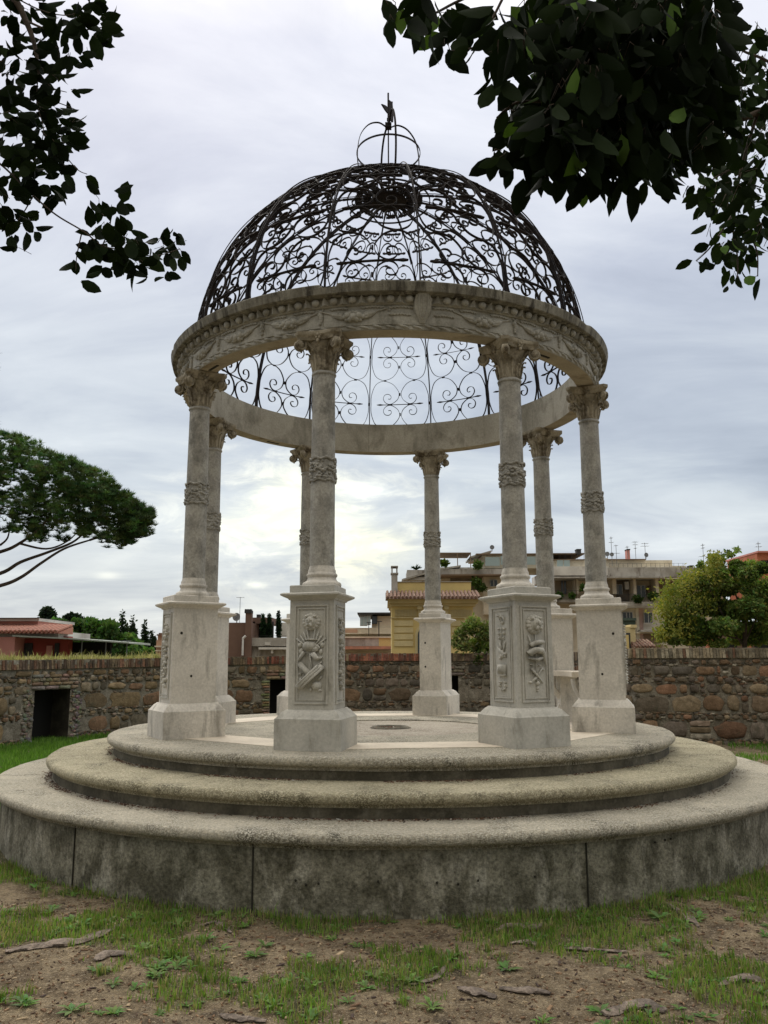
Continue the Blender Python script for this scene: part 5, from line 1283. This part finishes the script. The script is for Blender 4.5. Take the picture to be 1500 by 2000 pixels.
def cedar(u0, u1, vtop, vbot, label, Yc):
    c_ = at((u0+u1)/2, 1290, Yc); bl = []
    for i in range(9):
        t = i/8; v = vtop+(vbot-vtop)*t; hw = (u1-u0)/2*(0.35+0.65*t)*rt_.uniform(.7, 1.1)
        for sgn in (-1, 1):
            p = at((u0+u1)/2+sgn*hw*0.55, v-hw*0.12, Yc); k = kpx(p); bl.append((p, (hw*k*0.55, hw*k*0.4, 1.8*k)))
    leafy('cedar_tree', label, (c_.x, c_.y, 0), bl, 2600, 0.20, [(0.04, 0.06, 0.05), (0.035, 0.055, 0.04)], [(c_.x, c_.y, 0), tuple(at((u0+u1)/2, vtop+3, Yc))], (0.3, 0.04), hollow=0.0, group='cedars and conifers on the skyline')
cedar(72, 116, 1189, 1216, 'bluish flat-layered cedar, leftmost on the skyline', 80)
cedar(118, 166, 1200, 1216, 'lower bluish cedar top right of the first cedar', 82)
def conifer(u, vtop, vbot, hw, label, Yc, group='cedars and conifers on the skyline', col=((0.035, 0.055, 0.03), (0.028, 0.045, 0.026)), size=0.2, n=1500, slim=False):
    c_ = at(u, 1290, Yc); bl = []
    for i in range(10):
        t = i/9; v = vtop+(vbot-vtop)*t; w = hw*((0.12+0.88*t) if not slim else (0.25+0.75*sin(pi*min(1, 0.12+t*0.62))))
        p = at(u+(0 if slim else rt_.uniform(-.3, .3)*w), v, Yc); k = kpx(p); bl.append((p, (w*k, w*k, (vbot-vtop)/9*k*0.7)))
    leafy('cypress' if slim else 'conifer', label, (c_.x, c_.y, 0), bl, n, size, list(col), [(c_.x, c_.y, 0), tuple(at(u, vtop+4, Yc))], (0.15, 0.03), hollow=0.2, group=group)
conifer(240, 1197, 1262, 20, 'dark ragged conifer above the right end of the broad pine', 76)
conifer(259, 1208, 1268, 16, 'dark conifer just right of the tallest ragged one', 75)
conifer(283, 1217, 1275, 10, 'narrow bare-topped conifer near the left pedestal', 74)
conifer(297, 1236, 1278, 12, 'short dark conifer beside the left pedestal', 73)
for u, lb in ((514, 'leftmost of the three slim cypresses on the roof terrace'), (526, 'middle one of the three slim cypresses on the roof terrace'), (544, 'rightmost and tallest of the three terrace cypresses')):
    conifer(u, 1202 if u != 544 else 1197, 1246, 5, lb, 43.4, 'slim cypresses on the roof terrace', ((0.02, 0.045, 0.02), (0.015, 0.035, 0.015)), 0.07, 1500, True)

# ================================================================== HOUSES
def pbox(m, u0, v0, u1, v1, Y, depth, inset=0.0):
    """box whose front face fills the rectangle u0..u1, v0..v1 seen at distance plane Y"""
    a = at(u0, v1, Y); b = at(u1, v0, Y); vm = (v0+v1)/2
    x0 = at(u0, vm, Y).x; x1 = at(u1, vm, Y).x
    m.box2((x0, Y+inset, a.z), (x1, Y+inset+depth, b.z))
def part(name, matn, parent, rects, Y, depth=0.3):
    if len(rects) > 1 and name not in ('fluted_frieze', 'chimney', 'chimney_crown', 'wall') :
        return [part(name, matn, parent, [r], Y, depth) for r in rects][0]
    m = MB()
    for r in rects: pbox(m, r[0], r[1], r[2], r[3], Y if len(r) < 5 else Y+r[4], depth if len(r) < 6 else r[5])
    px, py, pz = parent_world(parent); m.v = [(x-px, y-py, z-pz) for x, y, z in m.v]
    return m.build(name, matn, parent)
def parent_world(o):
    v = Vector((0, 0, 0))
    while o is not None: v += o.location; o = o.parent
    return v
def bldg(name, label, u, Y, cat='building', group=None):
    c = at(u, 1289, Y); return empty(name, (c.x, Y, 0), 0, label, cat, group)
def windows(parent, rects, Y, frame='white_frame', gl='window_glass', name='window', dep=0.12, f=0.9):
    for (u0, v0, u1, v1) in rects:
        w = part(name, frame, parent, [(u0-f, v0-f, u1+f, v1+f)], Y-dep, dep*1.2); part('pane', gl, w, [(u0, v0, u1, v1)], Y-dep-0.03, 0.06)
        if u1-u0 > 9: part('mullion', frame, w, [((u0+u1)/2-0.5, v0, (u0+u1)/2+0.5, v1)], Y-dep-0.05, 0.05)
def tiles(parent, u0, u1, vt, vb, Y, run, matn='roof_tile', n=None, over=0.0, name='roof'):
    """sloping pantile roof: eave at vb (front), ridge at vt further back"""
    m = MB(); a, b = at(u0, vb, Y), at(u1, vb, Y); zt = at((u0+u1)/2, vt, Y+run).z; n = n or max(6, int((b.x-a.x)/0.19))
    m.add([(a.x, Y, a.z-.06), (b.x, Y, b.z-.06), (b.x, Y+run, zt-.06), (a.x, Y+run, zt-.06), (a.x, Y+run, a.z-.06), (b.x, Y+run, b.z-.06)], [(0, 1, 2, 3), (0, 3, 4), (1, 5, 2), (0, 4, 5, 1)])
    for i in range(n):
        x = a.x+(b.x-a.x)*(i+.5)/n; w = (b.x-a.x)/n
        m.tube([(x, Y-0.08+0.02*(i % 2), a.z), (x, Y+run, zt)], w*0.36, 6)
    p = parent_world(parent); m.v = [(x-p.x, y-p.y, z-p.z) for x, y, z in m.v]; return m.build(name, matn, parent, False)
def rail(parent, u0, u1, v0, v1, Y, matn='dark_metal', step=3.0, name='railing'):
    m = MB(); pbox(m, u0, v0, u1, v0+0.7, Y, 0.04); pbox(m, u0, v1-0.5, u1, v1, Y, 0.04); u = u0
    while u <= u1: pbox(m, u, v0, u+0.35, v1, Y+0.005, 0.03); u += step
    p = parent_world(parent); m.v = [(x-p.x, y-p.y, z-p.z) for x, y, z in m.v]; return m.build(name, matn, parent)
# yellow villa
YV = 34.0; vl = bldg('yellow_villa', 'yellow villa with tiled eaves and an arched opening behind the wall', 845, YV)
part('wall', 'yellow_plaster', vl, [(765, 1182, 925, 1300)], YV, 6)
part('cornice', 'yellow_trim', vl, [(757, 1168, 938, 1172, -0.55, 7), (760, 1172, 934, 1178, -0.40, 6.8), (763, 1178, 929, 1184, -0.18, 6.4), (763, 1205, 927, 1207.5, -0.10, 0.2)], YV, 0.2)
part('rustication', 'yellow_trim', vl, [(770, 1212+i*13.2, 807, 1222.5+i*13.2, -0.06, 0.1) for i in range(4)]+[(882, 1212+i*13.2, 921, 1222.5+i*13.2, -0.06, 0.1) for i in range(4)]+[(836, 1212, 880, 1217, -0.06, 0.1)], YV, 0.1)
part('fluted_frieze', 'yellow_trim', vl, [(771+i*2.9, 1191, 772.7+i*2.9, 1204, -0.07, 0.1) for i in range(15)]+[(880+i*2.9, 1191, 881.7+i*2.9, 1204, -0.07, 0.1) for i in range(15)], YV, 0.1)
part('bracket', 'yellow_trim', vl, [(u, 1184, u+9, 1190, -0.25, 0.3) for u in (815, 868)]+[(u+1.5, 1190, u+7.5, 1203, -0.12, 0.2) for u in (815, 868)], YV, 0.2)
m = MB(); q = []
for i in range(13): a = pi*i/12; q.append((838+27*cos(a), 1240-26*sin(a)))
q = [(865, 1292)]+q+[(811, 1292)]
m.loft([[tuple(at(u, v, YV-0.10)-vl.location) for u, v in q][::-1], [tuple(at(u, v, YV+0.1)-vl.location) for u, v in q][::-1]]); ar = m.build('arch_surround', 'yellow_trim', vl)
m = MB(); q = []
for i in range(13): a = pi*i/12; q.append((838+22*cos(a), 1241-21*sin(a)))
q = [(860, 1292)]+q+[(816, 1292)]
m.loft([[tuple(at(u, v, YV-0.13)-vl.location) for u, v in q][::-1], [tuple(at(u, v, YV-0.09)-vl.location) for u, v in q][::-1]]); m.build('arch_pane', 'window_glass', ar)
tiles(vl, 753, 940, 1155, 1167, YV-0.75, 1.6)
part('attic', 'yellow_plaster', vl, [(772, 1137, 920, 1162, 1.2, 4)], YV, 4); part('attic_coping', 'grey_concrete', vl, [(771, 1135.3, 921, 1137, 1.15, 4.1)], YV, 4)
ch = part('chimney', 'grey_concrete', vl, [(764.5, 1121, 776.5, 1160, 1.0, 0.7), (763, 1118.5, 778, 1121, 0.95, 0.8), (764.5, 1107, 767, 1118.5, 1.0, 0.7), (774, 1107, 776.5, 1118.5, 1.0, 0.7), (763.5, 1105, 777.5, 1107.5, .95, .8)], YV, 0.7)
# apartment block with terraces
YA = 60.0; ap = bldg('apartment_block', 'long stepped beige apartment block with balconies and roof terraces', 1180, YA)
part('wall', 'beige_plaster', ap, [(1086, 1128, 1420, 1320, 1.6, 12), (862, 1122, 990, 1320, 1.0, 12), (1196, 1128, 1204, 1160, 0.05, 1.6), (1238, 1130, 1243.5, 1183, 0.0, 1.6), (1281, 1130, 1287, 1170, 0.0, 1.6), (945, 1124, 992, 1200, -0.2, 3)], YA, 10)
part('wall_panel', 'cream_plaster', ap, [(1213, 1186, 1243, 1260, 0.3, 1.5), (1245, 1184, 1300, 1260, 0.6, 1.2), (1125, 1130, 1130, 1160, .1, 1.5), (1243, 1186, 1249, 1262, 0.2, .5)], YA, 1)
part('pink_panel', 'pink_plaster', ap, [(1249, 1186, 1257, 1260, 0.3, .5)], YA, 1)
part('parapet', 'grey_concrete', ap, [(1187, 1108, 1420, 1127, -0.6, 12), (1080, 1125.5, 1300, 1129, -1.0, 4), (860, 1111, 1000, 1121.5, -.8, 8)], YA, 10)
part('white_parapet', 'white_plaster', ap, [(1080, 1106, 1187, 1124, -1.0, 10), (1190, 1183.5, 1290, 1186.5, -0.9, 2.5)], YA, 8)
part('balcony_slab', 'grey_concrete', ap, [(1190, 1175, 1290, 1183.5, -1.0, 2.6), (1080, 1171, 1142, 1176, -1.0, 2.6), (1252, 1230, 1300, 1234, -.6, 1.5)], YA, 2)
part('penthouse', 'cream_plaster', ap, [(1186, 1093, 1262, 1110, 1.5, 6), (1262, 1094, 1313, 1106, 2.5, 6), (1262, 1105, 1340, 1116, .5, 6), (1075, 1094, 1143, 1108, 1.5, 6), (942, 1083, 1080, 1110, 1.6, 6), (1150, 1090, 1188, 1108, 1.6, 5)], YA, 6)
part('roof_slab', 'brown_shutter', ap, [(1186, 1091.5, 1262, 1093.3, 1.2, 7), (1075, 1080, 1143, 1082, 1.2, 7), (930, 1080.5, 1080, 1083, .8, 7), (862, 1121.5, 1000, 1124, -1.4, 8), (1080, 1092, 1143, 1094, 1.2, 7)], YA, 7)
part('terrace_slab', 'grey_concrete', ap, [(795, 1113, 832, 1131, 1, 4), (830, 1108, 945, 1114, .5, 6), (800, 1127, 862, 1133, 0.4, 6)], YA, 6)
# sloping slabs at the left wing
m = MB()
for (ua, va, ub, vb, Yo) in ((785, 1134, 868, 1111, 0.2), (918, 1090, 960, 1078, 1.2), (858, 1113, 900, 1107, -.5)):
    a, b = at(ua, va, YA+Yo), at(ub, vb, YA+Yo)
    for p_ in (0,): m.loft([[(a.x, YA+Yo, a.z), (a.x, YA+Yo+4, a.z), (a.x, YA+Yo+4, a.z+.14), (a.x, YA+Yo, a.z+.14)], [(b.x, YA+Yo, b.z), (b.x, YA+Yo+4, b.z), (b.x, YA+Yo+4, b.z+.14), (b.x, YA+Yo, b.z+.14)]])
m.v = [(x-ap.location.x, y-ap.location.y, z) for x, y, z in m.v]; m.build('sloping_roof', 'grey_concrete', ap)
part('pergola', 'brown_shutter', ap, [(856, 1079, 920, 1080.8, .6, 3.5), (856, 1079, 858, 1108, .6, .1), (893, 1080, 894.5, 1108, .6, .1), (918.5, 1080, 920, 1108, .6, .1)], YA, 3)
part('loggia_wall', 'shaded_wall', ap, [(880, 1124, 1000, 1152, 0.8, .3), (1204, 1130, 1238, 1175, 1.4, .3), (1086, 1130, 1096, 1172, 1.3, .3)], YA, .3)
part('floor_band', 'cream_plaster', ap, [(1190, 1128, 1420, 1130.5, -.55, .4), (1243, 1234, 1300, 1237, -.2, .5)], YA, .3)
part('downpipe', 'brown_shutter', ap, [(1125, 1130, 1126, 1171, -.1, .1), (1300, 1131, 1301, 1240, -.1, .1), (1187.5, 1128, 1188.5, 1240, -.1, .1)], YA, .1)
windows(ap, [(1198, 1142, 1206, 1160), (1208, 1142, 1215, 1160), (1245, 1144, 1260, 1166), (955, 1132, 972, 1145), (1258, 1197, 1274, 1216)], YA+0.1 if False else YA+1.3)
windows(ap, [(958, 1133, 971, 1145)], YA-0.3, dep=.1); windows(ap, [(1217, 1196, 1223, 1207), (1225, 1196, 1235, 1207), (1259, 1197, 1274, 1216)], YA+0.15)
part('shutter', 'brown_shutter', ap, [(1286, 1137, 1322, 1160, .9, .3), (1256, 1238, 1292, 1256, .3, .2), (1265, 1144, 1282, 1168, 1.2, .1)], YA, .2)
part('awning', 'green_shutter', ap, [(1215, 1207, 1243, 1212, -.8, 1.2), (1217, 1212, 1241, 1220, -.6, .9)], YA, 1)
part('air_conditioner', 'white_frame', ap, [(1221, 1136, 1229, 1151, .9, .4)], YA, .4)
part('glass_balustrade', 'pale_glass', ap, [(948, 1088, 976, 1105, -.4, .05), (978, 1086, 1000, 1103, -.4, .05), (1088, 1094, 1100, 1107, -.6, .05), (1101.5, 1094, 1113, 1106, -.6, .05), (1048, 1092, 1062, 1106, -.4, .05), (1000, 1087, 1046, 1103, -.4, .05)], YA, .05)
rail(ap, 1204, 1290, 1160, 1175, YA-1.0, step=2.6); rail(ap, 1085, 1142, 1153, 1171, YA-1.0, step=2.6); rail(ap, 1257, 1293, 1217, 1230, YA-.6, 'white_frame', 2.0); rail(ap, 1190, 1340, 1100, 1108, YA-.5, step=9); rail(ap, 1080, 1150, 1080, 1094, YA-.3, step=12)
windows(ap, [(1096, 1134, 1106, 1160)], YA+1.4, 'brown_shutter')
# plants on its terraces
def pot(u, v, r, label, Yp, pal=((0.05, 0.09, 0.025), (0.08, 0.12, 0.03)), n=260):
    c_ = at(u, v, Yp); k = kpx(c_); leafy('potted_plant', label, (c_.x, c_.y, c_.z-r*k), [(c_, (r*k, r*k, r*k*.8))], n, 0.16, list(pal), cat='plant', hollow=0, group='plants on the apartment terraces')
for (u, v, r, lb) in ((930, 1137, 12, 'leafy plants filling the recess left of the small square window'), (940, 1147, 9, 'lower greenery below the recess of the beige block'), (933, 1103, 9, 'green shrub on the upper terrace of the beige block'), (868, 1100, 7, 'dark shrub under the roof pergola'),
                      (1092, 1163, 5, 'round bush at the left of the long balcony'), (1117, 1164, 4, 'small bush on the balcony, left of the right column'), (1245, 1170, 7, 'leafy plant on the balcony above the white wall'), (1275, 1163, 9, 'bushy plant at the right end of the balcony'), (1140, 1148, 6, 'climbing plant beside the right column')): pot(u, v, r, lb, YA-1.2)
c_ = at(813, 1113, YA+1.5); m = MB(); m.cur = (0.03, 0.06, 0.02); palm = empty('palm', tuple(c_), 0, 'spiky potted palm on the terrace parapet above the yellow villa', 'plant')
for i in range(22):
    a = 2*pi*i/22; el_ = rt_.uniform(0.1, 1.2); d = Vector((cos(a)*cos(el_), sin(a)*cos(el_), sin(el_)))*0.55
    m.tube([(0, 0, 0), d*.6+Vector((0, 0, .06)), d], [0.05, 0.04, 0.01], 4)
m.build('fronds', 'foliage', palm); m = MB(); m.tube([(0, 0, -.4), (0, 0, 0)], .12, 8); m.build('stem', 'bark', palm)
# low buildings between the front left pedestal and the villa
YG = 48.0; gh = bldg('glazed_attic_house', 'low house with a glazed attic left of the yellow villa', 730, YG)
part('wall', 'beige_plaster', gh, [(655, 1226, 770, 1320, 0, 6), (726, 1203, 775, 1226, 0.2, 6)], YG, 6); part('stained_wall', 'grey_concrete', gh, [(655, 1246, 740, 1262, -.5, .4)], YG)
part('yellow_wall', 'yellow_plaster', gh, [(740, 1244, 770, 1262, -.5, .4)], YG); part('ledge', 'cream_plaster', gh, [(655, 1236, 770, 1238, -.4, .5), (655, 1243, 770, 1246, -.6, .6)], YG)
part('roof', 'dark_metal', gh, [(698, 1196, 775, 1199.5, -.3, 7), (703, 1197.5, 728, 1200.5, -.35, 7)], YG); part('tile_strip', 'bright_tile', gh, [(655, 1262, 775, 1268, -2.5, 2.2)], YG)
windows(gh, [(704, 1205, 710, 1222), (711.5, 1204, 717, 1222), (718.5, 1203, 723, 1220)], YG, gl='pale_glass'); windows(gh, [(727, 1204, 736, 1218)], YG+.15, 'dark_metal')
part('flue', 'dark_metal', gh, [(719.5, 1216, 721, 1242, -.9, .08), (716, 1215, 725, 1216.5, -.9, .08), (739, 1214, 741, 1243, -.9, .08), (736, 1213, 746, 1214.5, -.9, .08)], YG)
part('sloping_roof', 'peach_plaster', gh, [(655, 1229, 698, 1236, -.2, .5)], YG)
# brown house with terrace, left of the front left pedestal
YC = 42.0; bh = bldg('brown_house', 'brown rendered house with a crenellated chimney and roof terrace', 500, YC)
part('wall', 'brown_plaster', bh, [(440, 1216, 490, 1320, 0, 5), (491, 1206, 531, 1218, 2.0, 4), (491, 1214, 498, 1246, 2.0, 4)], YC, 5)
ch = part('chimney', 'salmon_plaster', bh, [(478.5, 1197, 490.5, 1285, -.4, .5)], YC); ch.data.materials.clear(); ch.data.materials.append(MATS['brown_plaster'])
part('chimney_crown', 'dark_metal', ch, [(477.5, 1192, 491.5, 1197.5, -.45, .6)]+[(478+i*3.4, 1189.5, 479.8+i*3.4, 1192, -.45, .6) for i in range(4)], YC)
part('small_chimney', 'dark_metal', bh, [(501, 1200, 508, 1207, 2.2, .5)], YC); part('terrace_wall', 'grey_concrete', bh, [(490, 1245.5, 570, 1262, 0, .4), (490, 1262, 570, 1300, .3, .4)], YC)
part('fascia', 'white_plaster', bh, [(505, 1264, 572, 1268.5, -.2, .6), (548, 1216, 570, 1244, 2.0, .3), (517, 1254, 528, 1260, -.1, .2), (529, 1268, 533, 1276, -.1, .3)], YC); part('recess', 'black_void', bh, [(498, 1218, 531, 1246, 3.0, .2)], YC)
rail(bh, 498, 570, 1241.5, 1246, YC+.1, step=30); part('post', 'dark_metal', bh, [(531, 1214, 534, 1246, 2.0, .2), (546, 1214, 548, 1246, 2.0, .2)], YC)
m = MB(); c_ = at(474, 1270, YC-.6); m.tube([(0, 0, -.3), (0, 0, .75)], .06, 8); m.tube([(0, 0, .7), (.16, 0, .85)], .07, 8); o = m.build('flue_pipe', 'white_frame', bh); o.location = c_-bh.location
# peach turret between tree and left pedestal
pt = bldg('peach_turret', 'small peach coloured turret beside the left pedestal', 312, 46)
part('wall', 'peach_plaster', pt, [(304, 1250, 330, 1320, 0, 2.5), (308, 1241, 330, 1250, .3, 2)], 46); part('ledge', 'cream_plaster', pt, [(302, 1261, 331, 1264, -.15, 2.8), (303, 1270, 331, 1272, -.1, 2.8)], 46); part('roof', 'roof_tile', pt, [(306, 1238.5, 330, 1241.5, .1, 2.4), (310, 1236, 330, 1239, .4, 2)], 46)
# salmon house at the left edge
YS = 27.0; sh = bldg('salmon_house', 'salmon house with tiled roof and a pale flat canopy at the left edge', 40, YS)
part('wall', 'salmon_plaster', sh, [(-120, 1244, 27, 1320, 0, 6), (-120, 1213, 74, 1226, 1.6, 4)], YS, 5); part('red_wall', 'red_plaster', sh, [(27, 1243, 132, 1320, 1.0, .5)], YS)
part('fascia', 'white_plaster', sh, [(-120, 1233, 114, 1246, .4, 4), (-120, 1207.5, 76, 1213.5, 1.4, 4.4)], YS); part('gutter', 'dark_metal', sh, [(-120, 1206.3, 74, 1208, 1.3, 4.6)], YS)
tiles(sh, -120, 114, 1222, 1234, YS-.2, 1.7, 'bright_tile'); part('door', 'dark_metal', sh, [(47, 1256, 62, 1290, .9, .1), (106, 1256, 114, 1290, .9, .1)], YS); part('shutter', 'salmon_plaster', sh, [(90, 1261, 101, 1290, .9, .1)], YS)
part('dark_recess', 'black_void', sh, [(132, 1254, 215, 1300, 2.2, .2)], YS)
m = MB(); ps = [(24, 1243), (130, 1248), (252, 1257)]; r_ = []
for u, v in ps: a = at(u, v, YS-.3); r_.append([(a.x, YS-.3, a.z), (a.x, YS+3, a.z-.02), (a.x, YS+3, a.z+.07), (a.x, YS-.3, a.z+.055)])
m.loft(r_); m.v = [(x-sh.location.x, y-sh.location.y, z) for x, y, z in m.v]; m.build('canopy', 'canopy', sh)
part('canopy_post', 'grey_metal', sh, [(u, 1252, u+1.4, 1300, .3, .06) for u in (158, 205, 246)], YS); part('pipe', 'grey_metal', sh, [(237.5, 1251, 256, 1252, 0, .04), (237.5, 1251, 238.4, 1257, 0, .04)], YS)
# orange house at the right edge, low sheds behind the right tree
oh = bldg('orange_house', 'orange rooftop storey peeking over the tree at the right edge', 1500, 58)
part('wall', 'orange_plaster', oh, [(1482, 1078, 1560, 1180, 0, 6)], 58); part('roof', 'salmon_plaster', oh, [(1480, 1075.5, 1562, 1079, -.3, 6.6)], 58); part('dark_recess', 'black_void', oh, [(1488, 1094, 1560, 1120, -.1, .2)], 58); part('side_roof', 'dark_metal', oh, [(1466, 1094, 1484, 1097, 1, 4)], 58)
sd = bldg('red_shed', 'low red and dark shed seen through the tree at the right', 1420, 24)
part('wall', 'brown_plaster', sd, [(1400, 1239, 1520, 1320, 0, 3)], 24); part('door', 'orange_plaster', sd, [(1382, 1240, 1400, 1290, .2, .2), (1455, 1246, 1468, 1290, -.1, .1)], 24); part('opening', 'black_void', sd, [(1408, 1248, 1440, 1290, -.05, .1), (1475, 1246, 1520, 1290, -.05, .1)], 24)
kh = bldg('yellow_hut', 'small yellow outbuilding with red tiles just right of the right pedestal', 1235, 38)
part('wall', 'yellow_trim', kh, [(1216, 1224, 1243, 1320, 0, 2.5), (1232, 1220, 1244, 1226, -.1, 2.6)], 38); part('door', 'dark_metal', kh, [(1219, 1236, 1232, 1290, -.06, .08)], 38); part('pane', 'yellow_plaster', kh, [(1222, 1240, 1229, 1290, -.1, .05)], 38)
tiles(kh, 1240, 1282, 1250, 1263, 37.2, 1.4, 'roof_tile')
# aerials and dishes on the skyline
def aerial(u, vb, vt, Y, label, arms=((0.1, 8), (0.25, 6)), r=0.02):
    b_ = at(u, vb, Y); t_ = at(u, vt, Y); m = MB(); H_ = t_.z-b_.z; m.tube([(0, 0, 0), (0, 0, H_)], r, 5)
    k = kpx(b_)
    for f, w in arms:
        z = H_*(1-f); m.tube([(-w*k/2, 0, z), (w*k/2, 0, z)], r*.7, 4)
        for j in range(4): x = -w*k/2+w*k*j/3; m.tube([(x, -.25, z), (x, .25, z)], r*.5, 4)
    o = m.build('antenna', 'grey_metal'); o.location = b_; tag(o, label, 'antenna', 'aerials on the roofs'); return o
aerial(468, 1216, 1166, 42, 'thin aerial with one side arm above the brown house', ((0.02, 14),), .016)
aerial(1196, 1106, 1048, 60, 'tall leaning aerial just right of the right column', ((0.05, 5), (0.2, 8)))
aerial(1205, 1106, 1064, 60, 'aerial right of the tall one, with short arms', ((0.04, 6), (0.4, 12)))
aerial(1226, 1092, 1066, 61, 'short aerial left of the red chimney pipe', ((0.1, 5),)); aerial(1242, 1092, 1057, 61, 'aerial with several arms in the middle of the roof', ((0.05, 10), (0.2, 9), (0.4, 4)))
aerial(1261, 1094, 1060, 61, 'aerial beside the round dish', ((0.05, 12), (0.2, 14))); aerial(1376, 1118, 1062, 60, 'tall single aerial left of the tree top', ((0.05, 5), (0.15, 4), (0.45, 16)))
aerial(1482, 1078, 1058, 58, 'small aerial on the orange house', ((0.2, 6), (0.5, 10)))
def dish(u, v, r, Y, label):
    c_ = at(u, v, Y); k = kpx(c_); m = MB(); R_ = r*k
    vs = [(0, 0.12*R_, 0)]; n = 20
    for q in (0.5, 1.0):
        for j in range(n): a = 2*pi*j/n; vs.append((R_*q*cos(a), 0.12*R_-0.25*R_*q*q, R_*q*sin(a)))
    fs = [(0, 1+(j+1) % n, 1+j) for j in range(n)]+[(1+j, 1+(j+1) % n, 1+n+(j+1) % n, 1+n+j) for j in range(n)]; m.add(vs, fs)
    m.tube([(0, 0.1*R_, 0), (0, -.7*R_, -.2*R_)], .02, 4); m.tube([(0, .2*R_, 0), (0, .25*R_, -1.8*R_)], .03, 5); m.ell((0, -.7*R_, -.2*R_), (.05,)*3, 6, 4)
    o = m.build('satellite_dish', 'grey_metal'); o.location = c_; tag(o, label, 'satellite dish', 'dishes on the roofs'); o.rotation_euler = (0, 0, rt_.uniform(-.3, .3))
dish(462, 1205, 8, 42.2, 'large grey dish on the brown house'); dish(961, 1069, 4.5, 60, 'dish on the roof above the small square window'); dish(1186, 1082, 4.5, 60, 'dish half hidden by the right column')
dish(1195, 1083, 4, 60, 'dish just right of the right column'); dish(1262, 1084, 4.5, 60, 'dish in the middle of the long roof')
for (u, v0, v1, w, lb, mt) in ((1228, 1072, 1092, 5, 'red chimney pipe with a dark cowl on the long roof', 'salmon_plaster'), (1351, 1104, 1116, 6, 'small dark chimney near the right end of the roof', 'dark_metal'), (1131, 1072, 1082, 8, 'black box chimney left of the right column', 'dark_metal')):
    o = empty('roof_chimney', tuple(at(u, v1, 61)), 0, lb, 'chimney', 'chimneys on the apartment roof'); part('stack', mt, o, [(u-w/2, v0+2, u+w/2, v1, 0, .7)], 61); part('cowl', 'dark_metal', o, [(u-w/2-.6, v0, u+w/2+.6, v0+2.2, -.05, .8)], 61)
